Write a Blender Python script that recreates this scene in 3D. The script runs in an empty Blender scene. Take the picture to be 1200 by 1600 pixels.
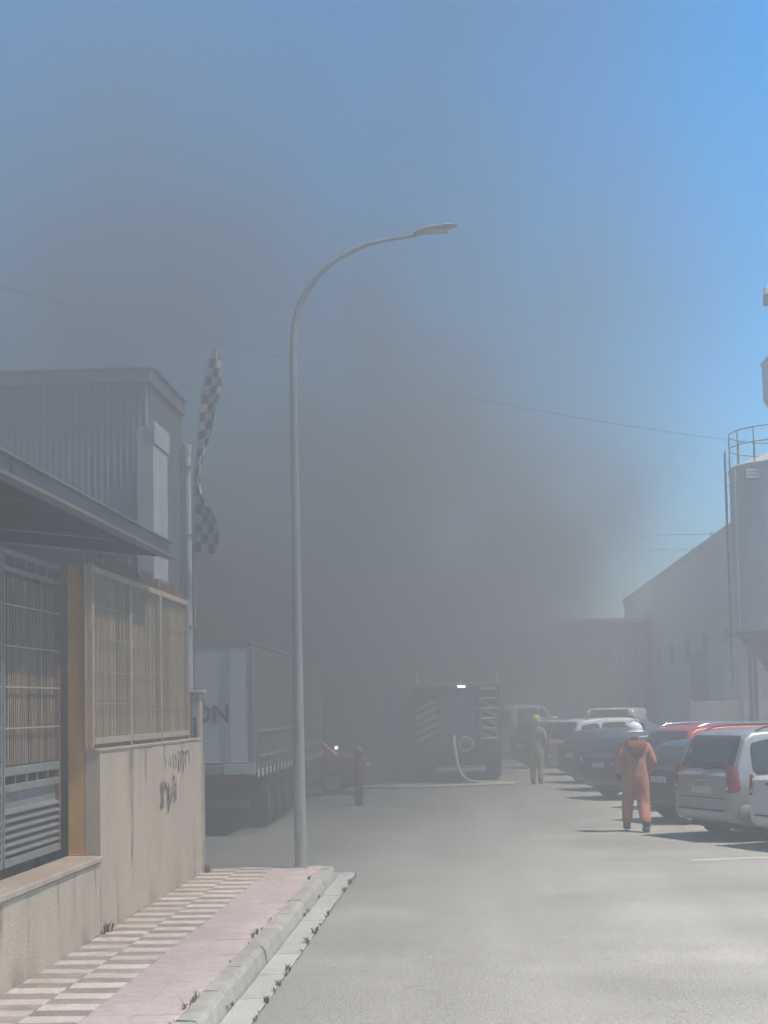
import bpy, bmesh, math, random
import numpy as np
from mathutils import Vector, Matrix
random.seed(7)
R = math.radians
S = bpy.context.scene
COL = S.collection

# ------------------------------------------------------------------ camera
cam_d = bpy.data.cameras.new('camera')
cam = bpy.data.objects.new('camera', cam_d)
COL.objects.link(cam)
cam.matrix_world = (Matrix.Translation((0, 0, 2.1)) @ Matrix.Rotation(R(3.334), 4, 'Z')
                    @ Matrix.Rotation(R(94.0), 4, 'X') @ Matrix.Rotation(R(-1.1), 4, 'Z'))
cam_d.sensor_fit = 'VERTICAL'
cam_d.sensor_height = 36.0
cam_d.lens = 2344 / 1600 * 36
cam_d.shift_y = 0.0898
cam_d.clip_end = 4000
S.camera = cam

# ------------------------------------------------------------------ sky, sun, exposure
SUN_EL, SUN_AZ = 63.0, 102.0
w = bpy.data.worlds.new('World')
S.world = w
w.use_nodes = True
wn = w.node_tree.nodes
sky = wn.new('ShaderNodeTexSky')
sky.sky_type = 'NISHITA'
sky.sun_disc = False
sky.sun_elevation = R(SUN_EL)
sky.sun_rotation = R(SUN_AZ)
sky.air_density = 1.0
sky.dust_density = 0.0
sky.ozone_density = 4.0
hsv = wn.new('ShaderNodeHueSaturation')      # the phone's saturated colours
hsv.inputs['Saturation'].default_value = 1.42
hsv.inputs['Hue'].default_value = 0.492
w.node_tree.links.new(sky.outputs[0], hsv.inputs['Color'])
w.node_tree.links.new(hsv.outputs[0], wn['Background'].inputs[0])
wn['Background'].inputs[1].default_value = 0.15
sd = bpy.data.lights.new('sun', 'SUN')
sd.energy = 5.0
sd.angle = R(0.5)
sd.color = (1.0, 0.90, 0.74)
sun = bpy.data.objects.new('sun', sd)
COL.objects.link(sun)
sdir = Vector((math.cos(R(SUN_EL)) * math.sin(R(SUN_AZ)), math.cos(R(SUN_EL)) * math.cos(R(SUN_AZ)), math.sin(R(SUN_EL))))
sun.rotation_euler = sdir.to_track_quat('Z', 'Y').to_euler()
sun.location = sdir * 60
S.view_settings.view_transform = 'Standard'
S.view_settings.look = 'None'
S.view_settings.exposure = 1.02
S.view_settings.gamma = 1.0
cy = S.cycles
cy.max_bounces = 5
cy.diffuse_bounces = 2
cy.glossy_bounces = 2
cy.transmission_bounces = 2
cy.volume_bounces = 0
cy.transparent_max_bounces = 8
cy.use_adaptive_sampling = True
cy.adaptive_threshold = 0.08
cy.use_denoising = True
cy.caustics_reflective = False
cy.caustics_refractive = False


# ------------------------------------------------------------------ materials
def mat(name, col, rough=0.8, var=0.12, scale=2.0, col2=None, bump=0.0, bscale=60.0, metal=0.0, rand=0.0,
        stretch=(1, 1, 1), coat=0.0, speck=0.0, sscale=150.0, spec=0.5, lo=0.35, hi=0.65, detail=4):
    m = bpy.data.materials.new(name)
    m.use_nodes = True
    nt = m.node_tree
    N, K = nt.nodes, nt.links
    p = N['Principled BSDF']
    p.inputs['Roughness'].default_value = rough
    p.inputs['Metallic'].default_value = metal
    p.inputs['Coat Weight'].default_value = coat
    p.inputs['Specular IOR Level'].default_value = spec
    c2 = col2 if col2 else tuple(max(0, c * (1 - 2.2 * var)) for c in col)
    g = N.new('ShaderNodeNewGeometry')
    mp = N.new('ShaderNodeMapping')
    mp.inputs['Scale'].default_value = stretch
    K.new(g.outputs['Position'], mp.inputs[0])
    nz = N.new('ShaderNodeTexNoise')
    nz.inputs['Scale'].default_value = scale
    nz.inputs['Detail'].default_value = detail
    nz.inputs['Roughness'].default_value = 0.6
    K.new(mp.outputs[0], nz.inputs['Vector'])
    mr = N.new('ShaderNodeMapRange')
    mr.inputs[1].default_value = lo
    mr.inputs[2].default_value = hi
    K.new(nz.outputs[0], mr.inputs[0])
    mx = N.new('ShaderNodeMix')
    mx.data_type = 'RGBA'
    mx.inputs['A'].default_value = (*col, 1)
    mx.inputs['B'].default_value = (*c2, 1)
    K.new(mr.outputs[0], mx.inputs['Factor'])
    out = mx.outputs['Result']

    def scaled(sock, fac_sock):
        v = N.new('ShaderNodeMix')
        v.data_type = 'RGBA'
        v.blend_type = 'MULTIPLY'
        v.inputs['Factor'].default_value = 1
        K.new(sock, v.inputs['A'])
        K.new(fac_sock, v.inputs['B'])
        return v.outputs['Result']
    if speck > 0:
        n2 = N.new('ShaderNodeTexNoise')
        n2.inputs['Scale'].default_value = sscale
        n2.inputs['Detail'].default_value = 2
        K.new(g.outputs['Position'], n2.inputs['Vector'])
        r2 = N.new('ShaderNodeMapRange')
        r2.inputs[1].default_value = 0.3
        r2.inputs[2].default_value = 0.7
        r2.inputs[3].default_value = 1 - speck
        r2.inputs[4].default_value = 1 + speck
        K.new(n2.outputs[0], r2.inputs[0])
        out = scaled(out, r2.outputs[0])
    if rand > 0:
        oi = N.new('ShaderNodeObjectInfo')
        r3 = N.new('ShaderNodeMapRange')
        r3.inputs[3].default_value = 1 - rand
        r3.inputs[4].default_value = 1 + rand
        K.new(oi.outputs['Random'], r3.inputs[0])
        out = scaled(out, r3.outputs[0])
    K.new(out, p.inputs['Base Color'])
    if bump > 0:
        n4 = N.new('ShaderNodeTexNoise')
        n4.inputs['Scale'].default_value = bscale
        n4.inputs['Detail'].default_value = 3
        K.new(g.outputs['Position'], n4.inputs['Vector'])
        b = N.new('ShaderNodeBump')
        b.inputs['Strength'].default_value = bump
        b.inputs['Distance'].default_value = 0.02
        K.new(n4.outputs[0], b.inputs['Height'])
        K.new(b.outputs[0], p.inputs['Normal'])
    return m


def asphalt():
    m = mat('asphalt', (0.335, 0.32, 0.285), 0.93, scale=0.5, col2=(0.275, 0.263, 0.24), bump=0.6, bscale=80, speck=0.24, sscale=42, spec=0.3)
    nt = m.node_tree
    N, K = nt.nodes, nt.links
    p = N['Principled BSDF']
    src = p.inputs['Base Color'].links[0].from_socket
    g = N.new('ShaderNodeNewGeometry')

    def layer(src, scale, stretch, lo, hi, a, b, detail=4, vor=False):
        mp = N.new('ShaderNodeMapping')
        mp.inputs['Scale'].default_value = stretch
        K.new(g.outputs['Position'], mp.inputs[0])
        n = N.new('ShaderNodeTexVoronoi' if vor else 'ShaderNodeTexNoise')
        n.inputs['Scale'].default_value = scale
        if vor:
            n.feature = 'DISTANCE_TO_EDGE'
            w2 = N.new('ShaderNodeTexNoise')
            w2.inputs['Scale'].default_value = 1.6
            w2.inputs['Detail'].default_value = 5
            K.new(g.outputs['Position'], w2.inputs['Vector'])
            ad = N.new('ShaderNodeVectorMath')
            ad.operation = 'MULTIPLY_ADD'
            ad.inputs[1].default_value = (.9, .9, .9)
            K.new(w2.outputs['Color'], ad.inputs[0])
            K.new(mp.outputs[0], ad.inputs[2])
            K.new(ad.outputs[0], n.inputs['Vector'])
        else:
            n.inputs['Detail'].default_value = detail
            K.new(mp.outputs[0], n.inputs['Vector'])
        r = N.new('ShaderNodeMapRange')
        for i, v in zip((1, 2, 3, 4), (lo, hi, a, b)):
            r.inputs[i].default_value = v
        K.new(n.outputs[0], r.inputs[0])
        x = N.new('ShaderNodeMix')
        x.data_type = 'RGBA'
        x.blend_type = 'MULTIPLY'
        x.inputs['Factor'].default_value = 1
        K.new(src, x.inputs['A'])
        K.new(r.outputs[0], x.inputs['B'])
        return x.outputs['Result']
    src = layer(src, 1.0, (.55, .05, 1), .35, .65, .88, 1.08)          # wheel tracks along the street
    src = layer(src, 1.0, (.12, .5, 1), .38, .62, .93, 1.06)
    src = layer(src, 9.0, (1, 1, 1), .60, .72, 1.0, .80)               # oil spots
    src = layer(src, .22, (1, 1, 1), .0, .005, .86, 1.0, vor=True)     # cracks
    K.new(src, p.inputs['Base Color'])
    return m


def emit(name, col, strength):
    m = bpy.data.materials.new(name)
    m.use_nodes = True
    p = m.node_tree.nodes['Principled BSDF']
    p.inputs['Base Color'].default_value = (*col, 1)
    p.inputs['Emission Color'].default_value = (*col, 1)
    p.inputs['Emission Strength'].default_value = strength
    return m


M = {}
M['asphalt'] = asphalt()
M['soil'] = mat('soil', (0.24, 0.22, 0.19), 0.95, scale=0.3, col2=(0.17, 0.16, 0.14), bump=0.3, bscale=30)
M['paint'] = mat('road_paint', (0.62, 0.62, 0.60), 0.8, scale=14, col2=(0.33, 0.33, 0.32), lo=0.45, hi=0.7)
M['tile_white'] = mat('tile_white', (0.78, 0.70, 0.62), 0.8, scale=6, col2=(0.66, 0.57, 0.49), rand=0.11, bump=0.2, bscale=120, speck=0.12, sscale=22)
M['tile_taupe'] = mat('tile_taupe', (0.45, 0.365, 0.32), 0.85, scale=6, col2=(0.33, 0.275, 0.245), rand=0.15, bump=0.2, bscale=120, speck=0.12, sscale=22)
M['tile_pink'] = mat('tile_pink', (0.60, 0.485, 0.47), 0.85, scale=3, col2=(0.53, 0.425, 0.41), rand=0.06, bump=0.2, bscale=120, speck=0.13, sscale=18)
M['mortar'] = mat('mortar', (0.36, 0.32, 0.29), 0.95, scale=8, bump=0.3)
M['kerb'] = mat('kerb_concrete', (0.48, 0.455, 0.40), 0.9, scale=5, col2=(0.36, 0.34, 0.295), rand=0.08, bump=0.35, bscale=70, speck=0.1, sscale=80)
M['gutter'] = mat('gutter_concrete', (0.50, 0.49, 0.455), 0.9, scale=3, col2=(0.42, 0.41, 0.38), rand=0.06, bump=0.3, bscale=70, speck=0.08, sscale=90)
M['plaster'] = mat('wall_render', (0.70, 0.565, 0.42), 0.92, scale=1.3, col2=(0.54, 0.43, 0.325), stretch=(1.6, 1.6, 0.45), bump=0.35, bscale=45, speck=0.07, sscale=30, lo=0.42, hi=0.78)
M['stain'] = mat('wall_stain', (0.24, 0.22, 0.20), 0.95, scale=5, col2=(0.38, 0.335, 0.29), stretch=(2, 3, .6), lo=0.4, hi=0.6)
M['coping'] = mat('coping_stone', (0.66, 0.53, 0.41), 0.85, scale=2.5, col2=(0.52, 0.40, 0.31), bump=0.3, bscale=50, speck=0.08, sscale=40, rand=.06)
M['spray'] = mat('spray_paint', (0.11, 0.11, 0.105), 0.8, scale=22, col2=(0.36, 0.32, 0.27), lo=0.5, hi=0.72)
M['galv'] = mat('galvanised', (0.42, 0.42, 0.40), 0.55, scale=8, col2=(0.31, 0.30, 0.28), metal=0.35, bump=0.1)
M['galv_warm'] = mat('aged_galvanised', (0.66, 0.53, 0.38), 0.75, scale=8, col2=(0.50, 0.38, 0.27), metal=0.15, bump=0.15)
M['gate_grey'] = mat('gate_paint', (0.33, 0.335, 0.335), 0.6, scale=7, col2=(0.24, 0.23, 0.22), bump=0.1)
M['rust'] = mat('rust_primer', (0.42, 0.22, 0.15), 0.85, scale=9, col2=(0.27, 0.14, 0.09), bump=0.25)
M['orange_steel'] = mat('ochre_steel', (0.92, 0.50, 0.13), 0.6, scale=5, col2=(0.76, 0.36, 0.09), bump=0.12, stretch=(1, 1, .4))
M['reed'] = mat('reed', (0.56, 0.41, 0.29), 0.85, scale=95, col2=(0.20, 0.145, 0.11), stretch=(1, 1, .02), detail=2, rand=.0)
M['reed_top'] = mat('reed_tips', (0.50, 0.27, 0.15), 0.85, scale=70, col2=(0.36, 0.20, 0.12), stretch=(1, 1, .1))
M['reed_pale'] = mat('reed_pale', (0.80, 0.61, 0.40), 0.85, scale=85, col2=(0.66, 0.49, 0.33), stretch=(1, 1, .02), detail=2)
M['wire'] = mat('wire', (0.45, 0.43, 0.37), 0.5, metal=0.3)
M['dark_steel'] = mat('dark_steel', (0.07, 0.07, 0.072), 0.6, scale=6)
M['sheet'] = mat('roof_sheet', (0.20, 0.205, 0.21), 0.6, scale=1.5, metal=0.2)
M['fascia'] = mat('fascia_metal', (0.24, 0.255, 0.26), 0.6, scale=1.2, col2=(0.18, 0.19, 0.195), metal=0.15, stretch=(1, .6, 3))
M['shade_wall'] = mat('workshop_wall', (0.16, 0.15, 0.145), 0.9, scale=1)
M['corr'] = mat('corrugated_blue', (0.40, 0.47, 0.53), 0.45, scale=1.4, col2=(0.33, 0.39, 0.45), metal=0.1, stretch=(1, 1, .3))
M['corr_shade'] = mat('corrugated_shaded', (0.20, 0.215, 0.23), 0.5, scale=1.4, metal=0.1)  # darker copy of the blue sheet: street side's shade put into the colour
M['white_metal'] = mat('white_metal', (0.68, 0.69, 0.70), 0.5, scale=1.5, col2=(0.55, 0.55, 0.55), stretch=(1, 1, .3))
M['lamp_post'] = mat('lamp_post_paint', (0.40, 0.40, 0.385), 0.5, scale=3, col2=(0.31, 0.31, 0.30), metal=0.2, stretch=(1, 1, .3))
M['dark_wall'] = mat('dark_base_wall', (0.13, 0.115, 0.105), 0.9, scale=1.2, bump=0.3)
M['sign_white'] = mat('sign_white', (0.82, 0.82, 0.81), 0.5, scale=1, var=.05)
M['ink'] = mat('sign_ink', (0.06, 0.07, 0.08), 0.6)
M['red_truck'] = mat('fire_red', (0.36, 0.035, 0.025), 0.35, coat=0.4, scale=3)
M['yellow'] = mat('reflective_yellow', (0.62, 0.56, 0.20), 0.5, scale=6)
M['shutter'] = mat('roller_shutter', (0.30, 0.31, 0.33), 0.45, metal=0.3, scale=5)
M['black'] = mat('black_plastic', (0.025, 0.025, 0.027), 0.6)
M['tyre'] = mat('tyre_rubber', (0.028, 0.028, 0.03), 0.85, scale=20)
M['rim'] = mat('alloy_rim', (0.48, 0.49, 0.50), 0.35, metal=0.7)
M['glass'] = mat('car_glass', (0.03, 0.036, 0.04), 0.06, var=.05, spec=0.8)
M['chrome'] = mat('chrome', (0.75, 0.75, 0.76), 0.15, metal=1.0, var=.03)
M['tail_red'] = mat('tail_light_red', (0.36, 0.025, 0.02), 0.2, coat=0.6, var=.2, scale=14)
M['lens'] = mat('clear_lens', (0.7, 0.7, 0.7), 0.15, coat=0.5, var=.05)
M['plate'] = mat('number_plate', (0.62, 0.62, 0.60), 0.5)
M['hose'] = mat('hose_canvas', (0.74, 0.64, 0.44), 0.85, scale=5)
M['hose_dark'] = mat('hose_rubber', (0.05, 0.045, 0.04), 0.7)
M['suit_orange'] = mat('orange_overall', (0.50, 0.175, 0.11), 0.9, scale=6, col2=(0.39, 0.135, 0.085), bump=1.0, bscale=11)
M['suit_dark_orange'] = mat('dark_hood', (0.24, 0.075, 0.045), 0.9, scale=7)
M['suit_tan'] = mat('tan_turnout_suit', (0.42, 0.33, 0.17), 0.9, scale=7, bump=0.5, bscale=14)
M['helmet_white'] = mat('helmet_white', (0.80, 0.80, 0.77), 0.3, coat=.4, var=.03)
M['helmet_yellow'] = mat('helmet_yellow', (0.72, 0.56, 0.12), 0.3, coat=.4, var=.05)
M['skin'] = mat('skin', (0.42, 0.26, 0.19), 0.6)
M['boot'] = mat('boot_leather', (0.03, 0.028, 0.026), 0.6)
M['concrete_panel'] = mat('concrete_panel', (0.70, 0.63, 0.54), 0.9, scale=.5, col2=(0.58, 0.525, 0.45), rand=.06, bump=.2, bscale=8)
M['white_render'] = mat('white_render', (0.62, 0.61, 0.575), 0.9, scale=.8, col2=(0.52, 0.51, 0.48), rand=.05)
M['silo'] = mat('silo_steel', (0.56, 0.55, 0.53), 0.6, scale=1.6, col2=(0.40, 0.39, 0.37), metal=.1, stretch=(1, 1, .25), bump=.2, bscale=6)
M['silo_leg'] = mat('silo_leg_steel', (0.15, 0.15, 0.15), 0.6, scale=2)
M['brick_red'] = mat('red_brown_render', (0.30, 0.16, 0.12), 0.9, scale=.6)
M['roof_tile'] = mat('roof_tile', (0.38, 0.20, 0.12), 0.85, scale=2)
M['slate'] = mat('slate_grey_render', (0.14, 0.15, 0.17), 0.85, scale=.6)
M['pane'] = mat('window_pane', (0.04, 0.05, 0.06), 0.1, var=.05)
M['cable'] = mat('cable', (0.02, 0.02, 0.022), 0.7)
M['leaf'] = mat('weed_leaf', (0.12, 0.125, 0.055), 0.8, scale=30, col2=(0.15, 0.13, 0.06))
M['flag_red'] = mat('flag_dark', (0.05, 0.03, 0.035), 0.8)
M['beacon'] = emit('lit_beacon', (1.0, 0.93, 0.85), 9.0)
M['bright_dot'] = emit('bright_dot_white', (1.0, 0.97, 0.92), 7.0)  # small glowing white dot beside the red car's windscreen


# ------------------------------------------------------------------ mesh helpers
class MB:
    def __init__(s):
        s.v, s.f, s.sm = [], [], []

    def add(s, v, f, smooth=False):
        n = len(s.v)
        s.v += [tuple(p) for p in v]
        s.f += [tuple(i + n for i in q) for q in f]
        s.sm += [smooth] * len(f)
        return s

    def box(s, a, b):
        x0, y0, z0 = [min(p, q) for p, q in zip(a, b)]
        x1, y1, z1 = [max(p, q) for p, q in zip(a, b)]
        return s.add([(x0, y0, z0), (x1, y0, z0), (x1, y1, z0), (x0, y1, z0), (x0, y0, z1), (x1, y0, z1), (x1, y1, z1), (x0, y1, z1)],
                     [(0, 3, 2, 1), (4, 5, 6, 7), (0, 1, 5, 4), (1, 2, 6, 5), (2, 3, 7, 6), (3, 0, 4, 7)])

    def cbox(s, a, b, c=0.006):
        """box with chamfered edges"""
        lo = [min(p, q) for p, q in zip(a, b)]
        hi = [max(p, q) for p, q in zip(a, b)]
        bm = bmesh.new()
        bmesh.ops.create_cube(bm, size=1)
        for v in bm.verts:
            v.co = Vector([(lo[i] + hi[i]) / 2 + v.co[i] * (hi[i] - lo[i]) for i in range(3)])
        bmesh.ops.bevel(bm, geom=bm.edges[:], offset=c, segments=1, affect='EDGES', profile=.5)
        bm.verts.index_update()
        s.add([v.co[:] for v in bm.verts], [[v.index for v in f.verts] for f in bm.faces])
        bm.free()
        return s

    def beam(s, p, q, wd, ht=None, up=(0, 0, 1)):
        """rectangular bar from p to q"""
        ht = ht or wd
        p, q = Vector(p), Vector(q)
        d = (q - p).normalized()
        u = Vector(up)
        if abs(d.dot(u)) > .98:
            u = Vector((0, 1, 0))
        x = d.cross(u).normalized() * (wd / 2)
        z = x.cross(d).normalized() * (ht / 2)
        v = [c + sx * x + sz * z for c in (p, q) for sx, sz in ((-1, -1), (1, -1), (1, 1), (-1, 1))]
        return s.add(v, [(0, 1, 2, 3), (7, 6, 5, 4), (0, 4, 5, 1), (1, 5, 6, 2), (2, 6, 7, 3), (3, 7, 4, 0)])

    def tube(s, path, r, n=8, smooth=True, cap=True):
        path = [Vector(p) for p in path]
        rs = r if isinstance(r, (list, tuple)) else [r] * len(path)
        rings = []
        ref = None
        for i, p in enumerate(path):
            a = path[max(0, i - 1)]
            b = path[min(len(path) - 1, i + 1)]
            d = (b - a).normalized()
            if ref is None:
                ref = Vector((0, 0, 1)) if abs(d.z) < .9 else Vector((1, 0, 0))
            x = d.cross(ref).normalized()
            y = x.cross(d).normalized()
            ref = y
            rings.append([p + rs[i] * (math.cos(t) * x + math.sin(t) * y) for t in [2 * math.pi * k / n for k in range(n)]])
        v = [p for rg in rings for p in rg]
        f = []
        for i in range(len(path) - 1):
            for k in range(n):
                f.append((i * n + k, i * n + (k + 1) % n, (i + 1) * n + (k + 1) % n, (i + 1) * n + k))
        s.add(v, f, smooth)
        if cap:
            s.add(rings[0], [tuple(range(n))])
            s.add(rings[-1], [tuple(reversed(range(n)))])
        return s

    def lathe(s, prof, c=(0, 0, 0), axis='z', n=24, smooth=True):
        """prof = [(r, h)...] turned about an axis through c"""
        v, f = [], []
        for r, h in prof:
            for k in range(n):
                t = 2 * math.pi * k / n
                a, b = r * math.cos(t), r * math.sin(t)
                p = {'z': (a, b, h), 'x': (h, a, b), 'y': (b, h, a)}[axis]
                v.append((p[0] + c[0], p[1] + c[1], p[2] + c[2]))
        for i in range(len(prof) - 1):
            for k in range(n):
                f.append((i * n + k, i * n + (k + 1) % n, (i + 1) * n + (k + 1) % n, (i + 1) * n + k))
        return s.add(v, f, smooth)

    def prism(s, poly, axis, a, b):
        """extrude a 2-D polygon along an axis; poly is (y,z) for x, (x,z) for y, (x,y) for z"""
        def P(p, h):
            return {'x': (h, p[0], p[1]), 'y': (p[0], h, p[1]), 'z': (p[0], p[1], h)}[axis]
        n = len(poly)
        v = [P(p, a) for p in poly] + [P(p, b) for p in poly]
        return s.add(v, [tuple(range(n)), tuple(reversed(range(n, 2 * n)))] + [(i, i + n, (i + 1) % n + n, (i + 1) % n) for i in range(n)])

    def grid(s, rows, smooth=True, flip=False):
        n, m = len(rows), len(rows[0])
        f = []
        for i in range(n - 1):
            for j in range(m - 1):
                q = (i * m + j, i * m + j + 1, (i + 1) * m + j + 1, (i + 1) * m + j)
                f.append(q[::-1] if flip else q)
        return s.add([p for r in rows for p in r], f, smooth)

    def mesh(s, name, m, off=(0, 0, 0), fix=True):
        me = bpy.data.meshes.new(name)
        v = [(p[0] - off[0], p[1] - off[1], p[2] - off[2]) for p in s.v]
        me.from_pydata(v, [], s.f)
        for p, sm in zip(me.polygons, s.sm):
            p.use_smooth = sm
        if m:
            me.materials.append(M[m] if isinstance(m, str) else m)
        if fix:
            bm = bmesh.new()
            bm.from_mesh(me)
            bmesh.ops.recalc_face_normals(bm, faces=bm.faces)
            bm.to_mesh(me)
            bm.free()
        me.update()
        return me


OFF = {}


def tag(o, label, cat, group=None, kind=None):
    if label:
        o['label'] = label
    if cat:
        o['category'] = cat
    if group:
        o['group'] = group
    if kind:
        o['kind'] = kind
    return o


def thing(name, label, cat, loc=(0, 0, 0), rz=0.0, group=None, kind=None):
    o = bpy.data.objects.new(name, None)
    COL.objects.link(o)
    o.location = loc
    o.rotation_euler = (0, 0, rz)
    o.empty_display_size = .3
    OFF[o] = tuple(loc) if rz == 0 else (0, 0, 0)
    return tag(o, label, cat, group, kind)


def part(name, mb, m, parent, kind=None, label=None, fix=True):
    """mesh part; coordinates are the root's own frame when it is turned, else world"""
    off = OFF.get(parent, (0, 0, 0))
    o = bpy.data.objects.new(name, mb.mesh(name, m, off, fix))
    COL.objects.link(o)
    o.parent = parent
    OFF[o] = off
    if kind:
        o['kind'] = kind
    if label:
        o['label'] = label
    return o


def solo(name, mb, m, label, cat, group=None, kind=None, fix=True):
    o = bpy.data.objects.new(name, mb.mesh(name, m, fix=fix))
    COL.objects.link(o)
    return tag(o, label, cat, group, kind)


def piece(name, me, parent, loc, rz=0, scale=None, rx=0):
    o = bpy.data.objects.new(name, me)
    COL.objects.link(o)
    o.parent = parent
    o.location = loc
    o.rotation_euler = (rx, 0, rz)
    if scale:
        o.scale = scale
    return o


def copy_tree(o, parent=None):
    c = o.copy()
    COL.objects.link(c)
    c.parent = parent
    for ch in list(o.children):
        copy_tree(ch, c)
    return c


def rrect(x0, x1, y0, y1, r, n=4):
    """rounded rectangle outline"""
    pts = []
    for cx, cy_, a0 in ((x1 - r, y0 + r, -90), (x1 - r, y1 - r, 0), (x0 + r, y1 - r, 90), (x0 + r, y0 + r, 180)):
        for k in range(n + 1):
            t = R(a0 + 90 * k / n)
            pts.append((cx + r * math.cos(t), cy_ + r * math.sin(t)))
    return pts


# ------------------------------------------------------------------ ground, road, pavement
def sheet(name, quads, z, m):
    mb = MB()
    for (x0, x1, y0, y1) in quads:
        mb.add([(x0, y0, z), (x1, y0, z), (x1, y1, z), (x0, y1, z)], [(0, 1, 2, 3)])
    o = bpy.data.objects.new(name, mb.mesh(name, m))
    COL.objects.link(o)
    o['kind'] = 'structure'
    return o


sheet('ground', [(-900, 900, -300, 2500)], -0.03, 'soil')
sheet('road', [(-1.55, 8.4, -12, 140), (-60, -1.55, 19.2, 25.4), (-3.74, -1.55, 25.4, 140)], 0.0, 'asphalt')
mk = MB()
for a, b in (((2.85, 20.44), (7.6, 21.72)), ((3.2, 16.0), (7.9, 17.3)), ((3.2, 11.6), (7.9, 12.9))):
    d = (Vector((*b, 0)) - Vector((*a, 0))).normalized()
    nrm = Vector((-d.y, d.x, 0)) * .05
    A, B = Vector((*a, .004)), Vector((*b, .004))
    mk.add([A - nrm, B - nrm, B + nrm, A + nrm], [(0, 1, 2, 3)])
o = bpy.data.objects.new('parking_line', mk.mesh('parking_line', 'paint'))
COL.objects.link(o)
o['kind'] = 'structure'

pav = bpy.data.objects.new('pavement', MB().box((-3.5, -6, -.02), (-1.951, 19.03, .122)).mesh('pavement', 'mortar'))
COL.objects.link(pav)
pav['kind'] = 'structure'
tw = [MB().cbox((-.1965, -.0965, -.015), (.1965, .0965, .014), .004).mesh('tile_w', 'tile_white') for _ in range(1)][0]
tt = MB().cbox((-.1965, -.0965, -.015), (.1965, .0965, .014), .004).mesh('tile_t', 'tile_taupe')
tp = MB().cbox((-.154, -.1985, -.015), (.154, .1985, .014), .003).mesh('tile_p', 'tile_pink')
ny = 66
for i in range(ny):
    for c in range(2):
        x = -3.17 + .4 * c
        y = 18.92 - .2 * i
        o = piece('paving_tile', tw if (i + c) % 2 else tt, pav, (x, y, .1255 + random.uniform(-.0025, .002)))
        o.rotation_euler = (random.uniform(-.006, .006), random.uniform(-.004, .004), random.uniform(-.004, .004))
for i in range(33):
    for c in range(2):
        o = piece('paving_slab', tp, pav, (-2.57 + .157 + .31 * c, 18.83 - .4 * i, .1255 + random.uniform(-.0025, .002)))
        o.rotation_euler = (random.uniform(-.005, .005), random.uniform(-.004, .004), random.uniform(-.004, .004))

kerb = bpy.data.objects.new('kerb', None)
COL.objects.link(kerb)
kerb['kind'] = 'structure'


def kerb_mesh(L, drop=0):
    bm = bmesh.new()
    prof = [(-1.95, -.05), (-1.765, -.05), (-1.775, .0), (-1.80, .105), (-1.822, .136), (-1.845, .142), (-1.95, .142)]
    n = 7
    va = []
    for j in range(n + 1):
        yy = -L / 2 + .006 + (L - .012) * j / n
        row = []
        for (x, z) in prof:
            jx = random.uniform(-.007, .007) if z > .02 and x > -1.9 else 0
            jz = random.uniform(-.006, .003) if z > .1 else 0
            zz = z + jz
            if drop and z > .0 and j >= n - 2:
                zz = z * (1 - drop * (j - n + 2) / 2)
            row.append(bm.verts.new((x + jx, yy, zz)))
        va.append(row)
    for j in range(n):
        for k in range(len(prof)):
            k2 = (k + 1) % len(prof)
            bm.faces.new((va[j][k], va[j][k2], va[j + 1][k2], va[j + 1][k]))
    bm.faces.new(va[0])
    bm.faces.new(list(reversed(va[-1])))
    bmesh.ops.recalc_face_normals(bm, faces=bm.faces)
    me = bpy.data.meshes.new('kerb_stone')
    bm.to_mesh(me)
    bm.free()
    me.materials.append(M['kerb'])
    return me


kms = [kerb_mesh(1.0) for _ in range(4)]
for i in range(24):
    o = piece('kerb_stone', kms[i % 4], kerb, (random.uniform(-.008, .006), 18.15 - i, random.uniform(-.006, .004)))
    o.rotation_euler = (0, 0, random.uniform(-.006, .006))
piece('kerb_stone', kerb_mesh(.45, .5), kerb, (0, 18.88, -.004))
# return kerb along the side street, seen from behind
for i in range(10):
    piece('kerb_stone', kms[(i + 1) % 4], kerb, (-2.6 - i, 19.19 + 1.84 - .0, -.012), rz=R(90)).location = (-2.47 - i, 19.11 + 1.865 - .0 + .0, -.014)

gut = bpy.data.objects.new('gutter', None)
COL.objects.link(gut)
gut['kind'] = 'structure'
gm = [MB().cbox((-.109, -.495, -.03), (.109, .495, .012), .005).mesh('gutter_slab', 'gutter') for _ in range(2)]
for i in range(23):
    o = piece('gutter_slab', gm[i % 2], gut, (-1.652 + random.uniform(-.004, .004), 18.55 - i, random.uniform(-.004, .003)))
    o.rotation_euler = (random.uniform(-.003, .003), random.uniform(-.012, .004), random.uniform(-.006, .006))
piece('gutter_slab', MB().cbox((-.16, -.2, -.03), (.13, .2, .012), .005).mesh('gutter_slab_short', 'gutter'), gut, (-1.66, 19.27, -.006))

# weeds in the joints
ck_ = MB()
ca, cb = [], []
for i in range(90):
    yy = 19.3 - i * .15
    ca.append((-1.548 + random.uniform(-.004, .004), yy, .004))
    cb.append((-1.537 + random.uniform(-.006, .010), yy, .004))
ck_.grid([ca, cb], False)
o = bpy.data.objects.new('road_joint', ck_.mesh('road_joint', 'dark_wall'))
COL.objects.link(o)
o['kind'] = 'structure'
wd = MB()


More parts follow.
